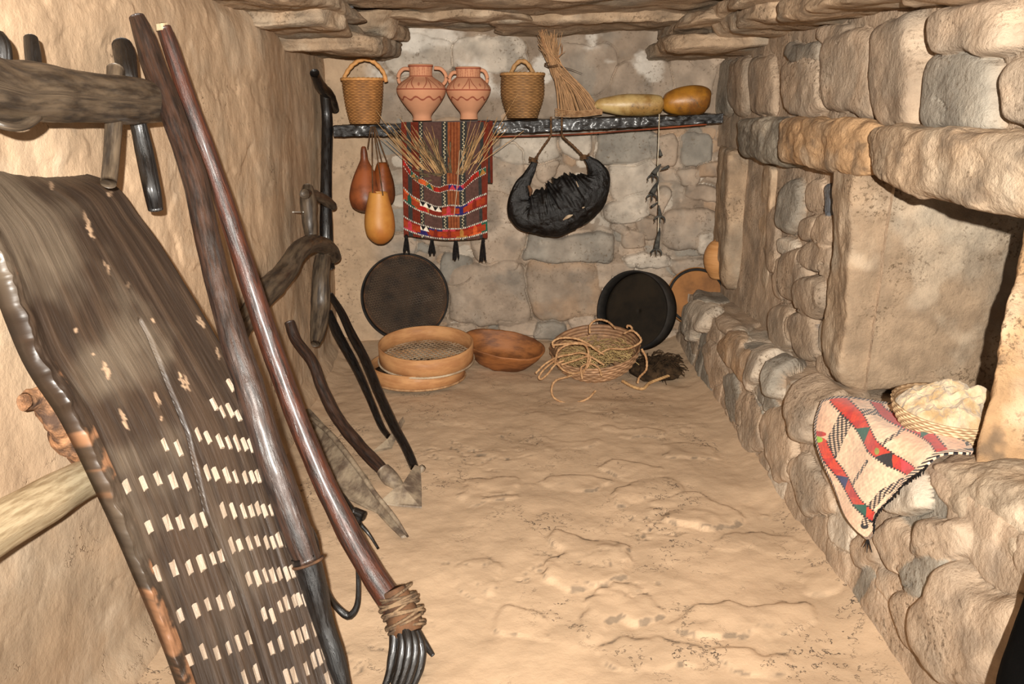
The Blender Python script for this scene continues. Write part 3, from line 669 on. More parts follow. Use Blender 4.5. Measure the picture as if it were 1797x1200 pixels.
# the two lying gourds
def lying(label, pts, mt, Y):
    q = np.array([[*onY(u, v, Y), r*Y/FPX*1.04] for u, v, r in pts]); t0 = q[:, :3].mean(0)
    mb = MB().tube(q[:, :3], q[:, 3], 40, seg=50, rough=.03, rscale=6)
    o = mb.build('lying_gourd', mt); tag(o, label, 'gourd', 'gourds lying on the shelf'); return o
lying('long pale mottled bottle gourd lying on the shelf, its neck behind the twigs', [(1044, 187, 3), (1052, 184, 9), (1070, 184, 13), (1095, 184, 17), (1125, 184, 17.5), (1148, 184, 16), (1160, 184, 13), (1165, 184, 5)], M_gor4, IY-.02)
lying('amber brown oval gourd lying at the right end of the shelf', [(1163, 180, 4), (1167, 180, 13), (1180, 179, 19), (1200, 177, 23), (1222, 176, 24), (1238, 176, 20), (1244, 177, 12), (1246, 177, 4)], M_gor5, IY-.02)

# ------------------------------------------------------------------ hanging gourds
def hang_gourd(label, cx, rows, mt, Y, cords, top_open=False, dy=0):
    base, pr = prof_px(cx, rows, Y); t = thing('hanging_gourd', label, 'gourd', base, 'gourds hanging from the shelf')
    pr = [(-.004, .001)]+pr
    if not top_open: pr = pr+[(pr[-1][0]+.004, .001)]
    lathe('body', base, pr, mt, t, n=48, sub=6, solid=.005 if top_open else 0, disp=lambda T, H, RR: RR*.03*np.sin(T*2+H*20))
    for c in cords: MB().tube(np.stack([onY(u, v, yy) for u, v, yy in c]), .0035, 6, seg=20).build('cord', M_cord, t)
hy = SY-.04
hang_gourd('long-necked brown bottle gourd, left and topmost of the three hanging under the shelf', 644, [(258, 4), (268, 6), (280, 7), (292, 12), (310, 20), (330, 27), (348, 30), (362, 26), (369, 17), (372, 8)], M_gor2, hy,
           [[(651, 222, SY-.03), (648, 240, SY-.04), (645, 260, hy)]])
hang_gourd('dark rust cut-top gourd hanging at the right of the three under the shelf', 674, [(285, 8), (292, 11), (305, 15), (320, 19), (338, 21), (352, 18), (360, 11), (364, 5)], M_gor3, hy+.03,
           [[(656, 222, SY-.03), (662, 250, SY-.02), (671, 288, hy+.03)], [(658, 222, SY-.03), (667, 250, SY-.02), (682, 292, hy-.01)]], True)
hang_gourd('pale orange open gourd hanging lowest and in front of the two darker gourds', 668, [(337, 16), (345, 17.5), (360, 21), (380, 25.5), (398, 27), (412, 24), (421, 17), (427, 8)], M_gor1, hy-.1,
           [[(653, 222, SY-.04), (653, 280, hy-.1), (654, 338, hy-.1)], [(655, 222, SY-.04), (663, 280, hy-.11), (672, 343, hy-.17)]], True)

# ------------------------------------------------------------------ woven saddlebag
MAUVE, RUSTY, ORNG, SLATE = [np.array(S(*c)) for c in ((84, 60, 54), (104, 42, 28), (134, 76, 46), (52, 52, 50))]
def stripes(u):
    C = np.zeros((*u.shape, 3))
    for a, b, c in [(0, .06, RUSTY), (.06, .11, SLATE), (.11, .2, RUSTY*.9), (.2, .25, SLATE), (.25, .46, MAUVE), (.46, .53, SLATE), (.53, .67, ORNG*.95), (.67, .75, SLATE), (.75, .90, MAUVE), (.90, .94, SLATE), (.94, 1.01, RUSTY)]:
        C[(u >= a) & (u < b)] = c
    return C
def dots(C, u, v, pos, n=60):
    for p in pos:
        m = (np.abs(u-p-.006*np.sign(np.sin(v*n*3.14))) < .007) & (np.sin(v*n*6.28) > -.2); C[m] = S(200, 186, 150)
    for p in (.565, .6, .635):
        m = (np.abs(u-p) < .004); C[m] = RUSTY*.7
    return C
def bagpattern(u, v):
    C = dots(stripes(u), u, v, (.225, .495, .71), 40)
    sag = .10*(1-(2*u-1)**2)
    cols = [S(168, 36, 30), S(196, 88, 44), S(120, 40, 28), S(44, 38, 92), S(120, 40, 28), S(34, 84, 66), S(160, 112, 56), S(120, 40, 28), S(176, 56, 70)]
    for v0, hgt, kind in ((.07, .085, 0), (.42, .155, 1), (.77, .15, 2)):
        w_ = (v-(v0+sag*(1 if kind == 0 else .6)))/hgt
        m = (w_ > 0) & (w_ < 1)
        k = u*(11 if kind == 0 else 6.5); cell = np.floor(k).astype(int); f = k-cell; tri = np.abs(f-.5)*2
        up = w_ < tri
        ci = np.where(up, (cell*5+kind) % 9, (cell*4+2+kind*3) % 9)
        D = np.array(cols)[ci]
        if kind > 0:
            blk = ((cell % 4 == 1) | (cell % 4 == 2 if kind == 1 else cell % 4 == 1)) & (u > .2) & (u < .75)
            tw = np.where(((w_*2) % 1) < np.abs(((f*2) % 1)-.5)*2, 1, 0)[..., None]
            D = np.where((blk & (w_ < .5))[..., None], np.where(tw == 1, np.array(S(26, 24, 26)), np.array(S(224, 214, 196))), D)
            D = np.where((~blk & (w_ > .25) & (w_ < .8) & (tri > .3))[..., None], np.array(S(150, 58, 30)), D)
        C = np.where(m[..., None], D, C)
        e = ((np.abs(w_) < .07) | (np.abs(w_-1) < .07)) & (np.sin(u*300) > 0)
        C[e] = S(214, 206, 190)
        e = ((np.abs(w_) < .07) | (np.abs(w_-1) < .07)) & (np.sin(u*300) <= 0); C[e] = S(50, 40, 40)
    return C
bag = thing('saddlebag', 'striped red and brown woven saddlebag draped over the shelf under the clay jars', 'bag', onY(780, 418, SY-.08))
n = 260
V_, U_ = np.meshgrid(np.linspace(0, 1, n), np.linspace(0, 1, n), indexing='ij')
def panel(U_, V_, x0f, x1f, vtop, vbot, Yf):
    vv = vtop(U_)*(1-V_)+vbot(U_)*V_; uu = x0f(V_)*(1-U_)+x1f(V_)*U_; Yq = Yf(U_, V_); d = ray(uu, vv); return O+d*(Yq/d[..., 1])[..., None]
fold = lambda U_, V_: .008*np.sin(U_*19+V_*3)+.006*np.sin(U_*7+1)
G = panel(U_, V_, lambda v: 704+5*v, lambda v: 858-4*v, lambda u: 214+0*u, lambda u: 414+4*u, lambda U_, V_: SY-.028-.035*sstep(0, .5, V_)+fold(U_, V_)*.6)
grid('back_panel', G, M_cloth, bag, col=dots(stripes(U_), U_, V_, (.225, .495, .71)), solid=-.004)
# part lying on the shelf, under the jars
Tp, Ut = np.meshgrid(np.linspace(0, 1, 60), np.linspace(0, 1, n), indexing='ij')
uu = 704+154*Ut; d = onY(uu, 213, SY); Gt = v3(d[..., 0], SY-.03+.31*Tp, np.interp(uu, us_, ztop)+.004-.03*(1-sstep(0, .1, Tp)))
fade = dots(stripes(Ut), Ut, Tp, (.225, .495, .71))
grid('top_panel', Gt, M_cloth, bag, col=fade, solid=-.003)
topedge = lambda u: 268+np.interp(u, [0, .2, .45, .7, 1], [0, 30, 40, 36, 12])+3*np.sin(u*20)
G = panel(U_, V_, lambda v: 708+1*v, lambda v: 852+4*v, topedge, lambda u: 412+7*np.sin(u*3)+4*u, lambda U_, V_: SY-.075-.07*np.sin(np.pi*np.clip(U_, 0, 1))*(1-.75*V_)+fold(U_, V_)*.8)
grid('front_pocket', G, M_cloth, bag, col=bagpattern(U_, V_), solid=-.005)
G = panel(U_, V_, lambda v: 838+2*v, lambda v: 864+1*v, lambda u: 212+0*u, lambda u: 319+2*u, lambda U_, V_: SY-.02+fold(U_, V_)*.3)
cf = np.where((U_ > .55)[..., None] & (U_ < .8)[..., None], SLATE, RUSTY*.85)
grid('side_flap', G, M_cloth, bag, col=cf, solid=-.004)
for u, v, ln in ((713, 412, 34), (758, 416, 32), (800, 417, 40), (848, 418, 42)):
    mb = MB(); rr = random.Random(u); Yt = SY-.085
    mb.tube([onY(u, v, Yt), onY(u, v+6, Yt)], [.008, .011], 8, seg=5)
    for k in range(26):
        a = rr.uniform(-5, 5); b_ = rr.uniform(-.012, .012)
        mb.tube([onY(u+a*.3, v+3, Yt+b_*.5), onY(u+a*.8, v+14, Yt+b_), onY(u+a*1.2+rr.uniform(-1, 1), v+ln*rr.uniform(.75, 1), Yt+b_)], .0025, 4, seg=6)
    mb.build('tassel', M_tass, bag)
# dry grass in the pocket
def sprays(name, label, cat, mt, specs, seed, r=.0022):
    mb = MB(); rr = random.Random(seed)
    for (u0, u1, v0, ut0, ut1, vt0, vt1, n_, ear) in specs:
        for k in range(n_):
            a = rr.random(); ub = u0+(u1-u0)*a; ut = ut0+(ut1-ut0)*a+rr.uniform(-7, 7); vt = vt0+(vt1-vt0)*rr.random()
            Yb = SY-.10+rr.uniform(-.02, .02); Yt = SY-.10+rr.uniform(-.07, .04)
            p0, p3 = onY(ub, v0, Yb), onY(ut, vt, Yt); p1 = onY(ub*.6+ut*.4+rr.uniform(-4, 4), v0*.6+vt*.4, Yb-.02)
            mb.tube([p0, p1, p3], [r, r, r*.6], 5, seg=8, cap=False)
            if ear:
                dv = p3-p1; dv = dv/np.linalg.norm(dv); c = [p3-dv*.01*j+np.array([0, 0, -.0012*j*j])*.3 for j in range(6)]
                mb.tube(c, [.002, .005, .006, .005, .004, .002], 6, seg=12, rough=.4, rscale=120)
    o = mb.build(name, mt); tag(o, label, cat, kind='stuff'); return o
sprays('dried_grass', 'fan of pale dry straw stalks leaning left out of the saddlebag pocket', 'dried grass', M_straw, [(745, 792, 312, 668, 765, 218, 250, 30, False), (745, 780, 310, 655, 700, 185, 232, 7, False)], 3)
sprays('dried_grass', 'sheaf of pale dry stalks leaning right out of the saddlebag pocket', 'dried grass', M_straw, [(800, 832, 306, 832, 880, 205, 240, 18, False), (810, 830, 300, 880, 925, 222, 234, 3, False), (828, 834, 296, 906, 910, 160, 170, 1, False)], 5)
sprays('dried_herb', 'dark grey dried ears drooping in the middle of the saddlebag pocket', 'dried herbs', M_herb, [(775, 812, 312, 738, 835, 236, 290, 20, True), (770, 790, 306, 715, 750, 292, 320, 8, True), (770, 790, 300, 680, 740, 225, 250, 5, True)], 8)
o = MB().tube([onY(813, 312, SY-.105), onY(811, 275, SY-.15), onY(807, 262, SY-.18), onY(803, 320, SY-.175), onY(797, 378, SY-.17)], .0022, 6).build('straw_stalk', M_net); tag(o, 'single pale straw hanging down across the front of the saddlebag', 'straw')

# ------------------------------------------------------------------ goatskin churn
gy = SY-.06
gs = thing('goatskin_bag', 'shiny black goatskin bag hanging in a crescent under the shelf', 'bag', onY(975, 415, gy))
pts = [(940, 280, 4), (934, 295, 7), (926, 310, 9), (917, 328, 14), (912, 352, 22), (922, 374, 30), (946, 374, 40), (974, 370, 45), (1004, 352, 47), (1032, 334, 38), (1048, 312, 24), (1044, 293, 13), (1028, 274, 4)]
q = crom(np.array([[*onY(u, v, gy), r*4.5/FPX] for u, v, r in pts]), 150); c = q[:, :3]
Tn = np.gradient(c, axis=0); Tn /= np.linalg.norm(Tn, axis=1)[:, None]; Nn = np.cross(Tn, [0, 1., 0]); Nn /= np.linalg.norm(Nn, axis=1)[:, None]; Bn = np.cross(Nn, Tn)
th = np.linspace(0, 2*math.pi, 110, endpoint=False); s01 = np.linspace(0, 1, 150)[:, None]
inner = .5+.5*np.cos(th)[None]*(1 if (Nn[75]@np.array([0, 0, 1.])) > 0 else -1)
mid = np.sin(s01*math.pi)**.6
rr_ = q[:, 3][:, None]*(1+.075*inner*mid*np.sin(s01*84+2.2*np.sin(th*2)[None]+2*np.sin(s01*19))+.06*np.sin(s01*190+3*np.cos(th)[None])*inner*mid)
rr_ = rr_*(1+.10*fbm(v3(s01*8, np.cos(th)[None]*1.2, np.sin(th)[None]*1.2), 1.5, 4, 3))
G = c[:, None]+Nn[:, None]*(rr_*np.cos(th))[..., None]+Bn[:, None]*(rr_*.62*np.sin(th))[..., None]
grid('body', G, M_skin, gs, cv=True)
mb = MB()
for (pa, pb) in (((937, 282), (967, 206)), ((1026, 276), (986, 206))):
    mb2 = MB().tube([onY(*pa, gy), onY(pa[0]*.5+pb[0]*.5, pa[1]*.5+118, gy), onY(pb[0]*.97+pa[0]*.03, 238, gy+.01), onY(pb[0], 222, SY-.03), onY(pb[0], 205, SY-.015)], .0055, 8, seg=60, twist=150)
    mb2.build('cord', M_cord, gs)
for u, v in ((936, 280), (1026, 275)):
    mb = MB(); rr = random.Random(u)
    for k in range(9): mb.tube([onY(u-7, v+rr.uniform(-5, 5), gy), onY(u, v+rr.uniform(-4, 4), gy-.03), onY(u+8, v+rr.uniform(-6, 6), gy)], .003, 5, seg=8)
    mb.build('knot', M_cord, gs)
for q_, r_ in (([onY(988, 386, gy-.125), onY(997, 380, gy-.13), onY(1005, 377, gy-.125)], [.002, .008, .002]), ([onY(1022, 365, gy-.12), onY(1026, 363, gy-.12)], [.005, .002]), ([onY(1011, 318, gy-.1), onY(1015, 328, gy-.105)], [.002, .004])):
    MB().tube(q_, r_, 6, seg=10, rough=.3).build('pale_patch', M_net, gs)
mb = MB(); mb.tube([onY(928, 326, gy-.075), onY(932, 336, gy-.09), onY(930, 344, gy-.09)], [.006, .012, .004], 8, seg=12, rough=.4); mb.build('brown_patch', M_brim, gs)

# ------------------------------------------------------------------ string with dried claw-like pods
st = thing('hanging_string', 'thin white string hung with small dark dried claw-shaped pods, right of the goatskin', 'string', onY(1155, 408, SY-.02))
MB().tube([onY(1157, 200, SY-.008), onY(1156, 240, SY-.015), onY(1154, 300, SY-.02), onY(1156, 350, SY-.02), onY(1155, 408, SY-.02)], .0028, 6, seg=60, twist=200).build('cord', M_white, st)
M_pod = mat('dried_pod', S(86, 84, 78), S(48, 48, 46), rough=.85, spec=.2, nscale=30, bump=.4)
for u, v, tx, ty, s_ in ((1160, 288, -14, 18, 1), (1156, 316, -12, 24, 1.15), (1156, 360, 2, 18, .9), (1158, 400, -6, 36, 1.1), (1158, 262, 2, 12, .7), (1160, 298, 14, -6, .7), (1155, 355, -12, 8, .6)):
    mb = MB(); a = onY(u, v, SY-.025); b_ = onY(u+tx, v+ty, SY-.035)
    mb.tube([a, (a+b_)/2, b_], [.003, .011*s_, .014*s_], 8, seg=10, rough=.2)
    if ty > 14:
        for k in (-1, 0, 1): mb.tube([b_, onY(u+tx+k*8, v+ty+5, SY-.04), onY(u+tx+k*9, v+ty+13, SY-.04)], [.007, .005, .002], 6, seg=8)
    mb.build('pod', M_pod, st)

# ------------------------------------------------------------------ sieves
def frame(nrm):
    nrm = np.array(nrm, float); nrm /= np.linalg.norm(nrm); a = np.cross([0, 0, 1.], nrm); a /= np.linalg.norm(a); return a, np.cross(nrm, a), nrm
def ringwall(c, nrm, r0, r1, hgt, n=96):
    a, b, k = frame(nrm); th = np.linspace(0, 2*math.pi, n, endpoint=False)
    loop = [(r1, 0), (r1, hgt*.5), (r1, hgt), (r0, hgt), (r0, hgt*.5), (r0, 0)]
    G = np.stack([c+k*h_+r*(np.cos(th)[:, None]*a+np.sin(th)[:, None]*b) for r, h_ in loop], 1)
    uv = np.stack([np.repeat((th/6.283*2)[:, None], 6, 1), np.tile([0, .04, .08, .09, .13, .17], (n, 1))], -1)
    return G, uv
def net(mb, c, nrm, r, step, th_, ang=(0, 90), z=0):
    a, b, k = frame(nrm); c = np.asarray(c)+k*z
    for j, an in enumerate(ang):
        an = math.radians(an); d = math.cos(an)*a+math.sin(an)*b; e = np.cross(k, d)
        m_ = int(r/step)
        for i_ in range(-m_, m_+1):
            w_ = i_*step; L_ = math.sqrt(max(r*r-w_*w_, 0))
            if L_ < step: continue
            mb.box(c+e*w_+k*(.0006*j), d*L_, e*th_/2, k*.0008)
# large dark sieve leaning on the back wall
ctr = onY(711, 521, 4.72); nr = np.array([.02, -1, .16]); sv = thing('grain_sieve', 'large dark round sieve leaning upright against the back wall', 'sieve', onY(711, 598, 4.68))
Rr = 78*4.75/FPX
G, uv = ringwall(ctr-frame(nr)[2]*.04, nr, Rr*.965, Rr, .075); grid('rim', G, M_drim, sv, uv=uv, cu=True, cv=True)
G, uv = ringwall(ctr-frame(nr)[2]*.025, nr, Rr*.87, Rr*.962, .010); grid('inner_hoop', G, M_brim, sv, uv=uv, cu=True, cv=True)
mb = MB(); net(mb, ctr, nr, Rr*.93, .0145, .0058, (12, 72, 132), z=-.012); mb.build('mesh', M_dnet, sv, smooth=False)
# stack of pale sieves
def sieve(label, u, z0, yc, r, hgt, group, nrm, stp, net_m, rope):
    c = np.array([onZ(u, 640, .1)[0]*1, yc, z0]); c[0] = onY(u, 640, yc)[0]
    t = thing('grain_sieve', label, 'sieve', c, group); nn = np.array(nrm)
    G, uv = ringwall(c+[0, 0, 0], nn, r-.008, r, hgt); grid('rim', G, M_honey, t, uv=uv, cu=True, cv=True)
    mb = MB(); net(mb, c, nn, r-.01, stp, .0085, (35, 125), z=.018); mb.build('mesh', net_m, t, smooth=False)
    if rope is M_rope:
        a, b, k = frame(nn); th = np.linspace(0, 2*math.pi, 60, endpoint=False); q2 = np.linspace(.003, r-.009, 8)
        grid('hide', c+k*.026+q2[:, None, None]*(np.cos(th)[None, :, None]*a+np.sin(th)[None, :, None]*b), M_nest, t, cv=True, solid=.002)
    a, b, k = frame(nn); th = np.linspace(0, 2*math.pi, 80); q_ = c+k*.006+(r+.002)*(np.cos(th)[:, None]*a+np.sin(th)[:, None]*b)
    MB().tube(q_, .0055, 8, seg=240, twist=160).build('edge_binding', rope, t)
sieve('lower pale wooden sieve on the floor, with another sieve stacked on it', 733, .028, 4.24, .262, .085, 'stacked wooden sieves', (0, .01, 1), .0085, M_dnet, M_rope)
sieve('pale wooden sieve with white lattice, topmost of the stack on the floor', 749, .125, 4.24, .262, .105, 'stacked wooden sieves', (.0, -.09, 1), .027, M_net, M_net)

# ------------------------------------------------------------------ long wooden bowl
t0 = onZ(880, 648, .02); c0 = t0+[0, .10, 0]
ax_u = np.array([1, -.22, -.14]); ax_u /= np.linalg.norm(ax_u); up = np.array([.08, -.25, 1.]); up -= ax_u*(up@ax_u); up /= np.linalg.norm(up); ax_v = np.cross(up, ax_u)
n = 96; th = np.linspace(0, 2*math.pi, n, endpoint=False); rings = []
for hgt, k in [(0, .05), (0, .35), (0, .55), (.012, .62), (.05, .76), (.10, .92), (.135, 1.0), (.142, 1.0), (.143, .965), (.135, .93), (.10, .84), (.06, .70), (.03, .55), (.024, .3), (.024, .02)]:
    ct = np.sign(np.cos(th))*np.abs(np.cos(th))**.8; st_ = np.sign(np.sin(th))*np.abs(np.sin(th))**.9
    rings.append(c0+up*hgt+(ct*k*.245)[:, None]*ax_u+(st_*k*.15)[:, None]*ax_v)
G = np.stack(rings, 0); G = G+.003*fbm(G, 20, 3, 4)[..., None]
bw = grid('wooden_bowl', G, M_bowl, cv=True, flip=True); tag(bw, 'oblong honey-brown hollowed wooden bowl on the floor right of the stacked sieves', 'bowl')

# ------------------------------------------------------------------ black hide tray, tan drum, round jar
ctr = onY(1117, 545, 4.64); nr = np.array([-.62, -.8, .26]); pn = thing('hide_tray', 'round black shallow tray standing on edge against the back wall corner', 'tray', onY(1125, 615, 4.55))
k3 = frame(nr)[2]; Rr = 70*4.76/FPX
G, uv = ringwall(ctr-k3*.05, nr, Rr-.010, Rr, .11); grid('rim', G, M_drim, pn, uv=uv, cu=True, cv=True)
a, b, k_ = frame(nr); th = np.linspace(0, 2*math.pi, 90, endpoint=False); rr_ = np.linspace(.002, Rr-.006, 12)
G = ctr-k3*.035+(rr_[:, None, None])*(np.cos(th)[None, :, None]*a+np.sin(th)[None, :, None]*b)
grid('base', G, M_pan, pn, cv=True, solid=.004)
ctr = onY(1222, 520, 4.80); nr = np.array([-.25, -1, .35]); dr = thing('round_tray', 'tan round wooden tray with a black rim, partly hidden behind the black tray and bench', 'tray', ctr-[0, 0, .1])
k3 = frame(nr)[2]; Rr = .17; a, b, k_ = frame(nr)
rr_ = np.linspace(.002, Rr, 10)
G = ctr+(rr_[:, None, None])*(np.cos(th)[None, :, None]*a+np.sin(th)[None, :, None]*b); grid('base', G, M_tan, dr, cv=True, solid=.004)
G, uv = ringwall(ctr-k3*.004, nr, Rr-.012, Rr+.004, .02); grid('rim', G, M_drim, dr, uv=uv, cu=True, cv=True)
G, uv = ringwall(ctr-k3*.05, nr, Rr-.002, Rr+.012, .045); grid('side', G, M_tan, dr, uv=uv, cu=True, cv=True)
base, pr = prof_px(1260, [(422, 12), (428, 19), (440, 25), (455, 27), (470, 24), (480, 18), (488, 12)], 4.72)
o = lathe('round_pot', base, [(-.003, .002)]+pr, mat('turned_wood', S(206, 152, 98), S(190, 134, 80), stretch=(1, 1, 14), rough=.7), n=60, sub=6, solid=.006); tag(o, 'round light brown pot wedged behind the far pillar stone above the tan tray', 'pot')

# ------------------------------------------------------------------ rope basket
c0 = onZ(1052, 676, .0)+[0, .19, .02]
rb = thing('rope_basket', 'wide coarse rope basket with loose loops of cord, on the floor before the black tray', 'basket', c0)
d_, cf_ = woven(9, 26, .006, S(200, 160, 122), S(150, 108, 76))
hh = np.linspace(0, .17, 55); R_ = np.interp(hh, [0, .02, .06, .11, .17], [.12, .16, .21, .24, .255])
axb = np.array([-.10, -.22, 1.])
lathe('body', c0, np.c_[hh, R_], M_wick, rb, n=104, axis=axb, disp=d_, colf=cf_, sub=1, solid=.008)
axn = axb/np.linalg.norm(axb); ctop = c0+axn*.12
mb = MB(); rr = random.Random(2)
for k in range(420):
    a = rr.uniform(0, 6.28); r_ = .22*math.sqrt(rr.random()); p = ctop+[r_*math.cos(a), r_*math.sin(a), rr.uniform(-.06, .035)+.02*math.cos(a)]
    d = np.array([rr.uniform(-1, 1), rr.uniform(-1, 1), rr.uniform(-.35, .4)])*.04; e = np.array([rr.uniform(-1, 1), rr.uniform(-1, 1), rr.uniform(-.2, .6)])*.025
    mb.tube([p-d, p+e, p+d], .0022, 4, seg=6, C=np.array(S(196, 166, 112))*rr.uniform(.55, 1.1), cap=False)
o = mb.build('loose_fibre', M_wick, rb, col=True); o['kind'] = 'stuff'
def cordpx(pts, Yc, r=.0055): return MB().tube(np.stack([onY(u, v, yy) for u, v, yy in pts]), r, 8, seg=len(pts)*22, twist=170, amp=.2)
Yb = 4.02
loops = [[(1035, 585, 4.2), (1036, 570, 4.2), (1048, 561, 4.2), (1066, 564, 4.22), (1080, 576, 4.25)],
         [(972, 610, Yb), (970, 600, Yb), (985, 593, Yb), (1010, 594, Yb), (1030, 602, Yb), (1045, 613, Yb), (1060, 622, Yb)],
         [(970, 606, Yb), (985, 604, Yb), (1020, 602, Yb), (1032, 615, Yb), (1030, 640, Yb), (1020, 660, Yb)],
         [(974, 637, Yb), (980, 615, Yb-.02), (1000, 604, Yb), (1025, 604, Yb), (1050, 612, Yb+.04)],
         [(1095, 585, 4.15), (1108, 580, 4.12), (1120, 588, 4.1), (1124, 600, 4.08), (1100, 612, 4.08), (1070, 612, 4.06), (1050, 622, 4.05)],
         [(1100, 575, 4.2), (1102, 571, 4.2), (1108, 574, 4.2), (1110, 582, 4.18)],
         [(1126, 612, 4.0), (1134, 628, 3.98), (1134, 648, 3.96), (1122, 662, 3.98), (1119, 672, 3.98)],
         [(974, 632, Yb), (955, 648, Yb), (946, 661, 4.0), (950, 665, 4.0), (962, 655, 4.0), (974, 640, Yb), (990, 632, Yb)],
         [(1000, 660, 3.98), (975, 668, 3.94), (968, 685, 3.93), (975, 700, 3.92), (1000, 708, 3.9), (1030, 700, 3.9), (1045, 686, 3.94)],
         [(985, 640, Yb), (1010, 632, Yb), (1035, 625, Yb), (1030, 645, Yb), (1010, 655, Yb), (990, 650, Yb), (975, 635, Yb)],
         [(1022, 665, Yb-.02), (1020, 645, Yb), (1035, 638, Yb), (1050, 645, Yb), (1056, 660, Yb-.03)],
         [(940, 655, 4.02), (955, 640, 4.03), (975, 628, Yb), (1000, 622, Yb), (1025, 620, Yb), (1060, 640, Yb)]]
for L_ in loops: cordpx(L_, Yb).build('cord', M_rope, rb)
# dark fibre bundle behind
mb = MB(); rr = random.Random(12); cc = onZ(1155, 655, .04)+[0, .06, 0]
V, F = cubegrid(20); m_ = V/np.linalg.norm(V, axis=1)[:, None]; W = cc+m_*[.15, .13, .06]; W += .02*v3(fbm(W, 14, 3, 1), fbm(W, 14, 3, 2), fbm(W, 14, 3, 3)); W[:, 2] = np.maximum(W[:, 2], .012); mb.add(W, F)
for k in range(260):
    a = rr.uniform(0, 6.28); p = cc+[.13*math.cos(a)*rr.random(), .12*math.sin(a)*rr.random(), rr.uniform(-.02, .07)]; d = np.array([rr.uniform(-.3, 1), rr.uniform(-1, .3), rr.uniform(-.3, .4)])*.07
    q1 = p+d*.6+[0, 0, .02]; q2 = p+d*rr.uniform(1, 1.6); q2[2] = max(q2[2], .02)
    mb.tube([p, q1, q2], .002, 4, seg=6, cap=False)
o = mb.build('fibre_bundle', M_nest); tag(o, 'dark tangled bundle of plant fibre on the floor behind the rope basket', 'fibre bundle')
o = cordpx([(1092, 668, 4.1), (1110, 678, 4.06), (1128, 682, 4.04), (1140, 672, 4.1), (1160, 664, 4.15), (1176, 658, 4.2)], 4, .008).build('rope_end', M_straw); tag(o, 'short pale frayed rope end on the floor in front of the dark fibre bundle', 'rope')

# ------------------------------------------------------------------ left wall: ox yoke with pegs
def fxx(u, v, X): return onX(u, v, X)
def tubepx(pts, X=None, sides=16, seg=None, **k):
    """pts (u, v, r_px, plane x) on vertical planes beside the left wall"""
    q = []; r = []
    for u, v, rp, X_ in pts:
        p = onX(u, v, X_); q.append(p); r.append(rp*((p-O)@np.array([0, cp, -sp]))/FPX)
    return MB().tube(q, r, sides, seg=seg or len(pts)*10, **k)
yk = thing('ox_yoke', 'thick weathered wooden yoke beam with pegs hung on the upper left wall', 'yoke', onX(150, 215, -.95))
tubepx([(-90, 135, 66, -.92), (0, 158, 53, -.93), (60, 160, 50, -.93), (110, 166, 46, -.94), (180, 172, 43, -.94), (250, 178, 38, -.95), (295, 180, 30, -.96)], sides=28, seg=90, rough=.07, rscale=7).build('yoke_beam', M_grey, yk); ykb = bpy.data.objects['yoke_beam']
for pts, mt in (([(-4, 62, 12, -.96), (3, 80, 15, -.95), (6, 118, 16, -.95)], M_black), ([(54, 68, 12, -.97), (57, 90, 13, -.96), (60, 120, 13, -.95)], M_black),
                ([(214, 80, 17, -1.0), (220, 105, 19, -.98), (226, 140, 17, -.96), (242, 215, 14, -.96), (254, 270, 15, -.95), (266, 330, 14.5, -.93), (273, 368, 12, -.93)], M_black),
                ([(202, 122, 15, -.96), (201, 150, 14, -.95), (199, 220, 14, -.94), (195, 280, 13.5, -.93), (190, 322, 13, -.92)], M_grey)):
    tubepx(pts, sides=14, seg=40, rough=.06, rscale=9).build('peg', mt, yk)
tubepx([(-30, 205, 8, -.93), (10, 221, 8, -.9), (40, 220, 9, -.9), (62, 205, 10, -.91), (70, 190, 6, -.93)], sides=10, seg=30).build('strap', M_grey, ykb)

# threshing board
rowsL = [(-95, 296, 1.42), (-70, 320, 1.44), (-40, 380, 1.47), (0, 458, 1.50), (62, 625, 1.54), (128, 735, 1.58), (196, 885, 1.63), (243, 1000, 1.67), (300, 1150, 1.71), (350, 1290, 1.72), (410, 1452, 1.73)]
rowsR = [(60, 284, 1.93), (190, 318, 1.97), (245, 380, 2.0), (300, 458, 2.01), (400, 625, 2.02), (462, 745, 2.02), (520, 915, 2.01), (568, 1060, 1.99), (606, 1190, 1.97), (646, 1320, 1.90), (690, 1440, 1.76)]
tL = crom(np.array([P(u, v, t) for u, v, t in rowsL]), 340); tR = crom(np.array([P(u, v, t) for u, v, t in rowsR]), 340)
nb = 200; s01 = np.linspace(0, 1, nb)[None, :, None]
G = tL[:, None]*(1-s01)+tR[:, None]*s01
Gn = np.cross(np.gradient(G, axis=0), np.gradient(G, axis=1)); Gn /= np.linalg.norm(Gn, axis=2)[..., None]+1e-12
if Gn[150, 100, 0] < 0: Gn = -Gn
uvb = np.stack(np.broadcast_arrays(np.linspace(0, .5, nb)[None], np.linspace(0, 1.3, 340)[:, None]), -1)
def proj(Pw):
    d = Pw-O; z = d@np.array([0, cp, -sp]); return 898.5+FPX*d[..., 0]/z, 600-FPX*(d@np.array([0, sp, cp]))/z
gu, gv = proj(G)
grain = fbm(v3(uvb[..., 0]*60, uvb[..., 1]*5, 0), 1, 4, 8)
seam_u = np.interp(gv, [380, 590, 760, 900, 1040, 1200, 1300], [150, 262, 330, 362, 420, 470, 510])
sd = np.abs(gu-seam_u); seam = np.exp(-(sd/2.2)**2)*(gv > 560)
edgeL = np.clip(1-uvb[..., 0]/.5/.085, 0, 1)
disp = .0012*grain-.014*seam+.010*np.sin(edgeL*math.pi*.5)+.010*edgeL*fbm(G, 22, 4, 5)
top = G+Gn*disp[..., None]
cbase = np.array(S(66, 52, 41)); cdk = np.array(S(52, 41, 33)); cgr = np.array(S(104, 92, 78)); m1 = sstep(-.4, .6, grain)[..., None]
C = cdk*(1-m1)+cbase*m1
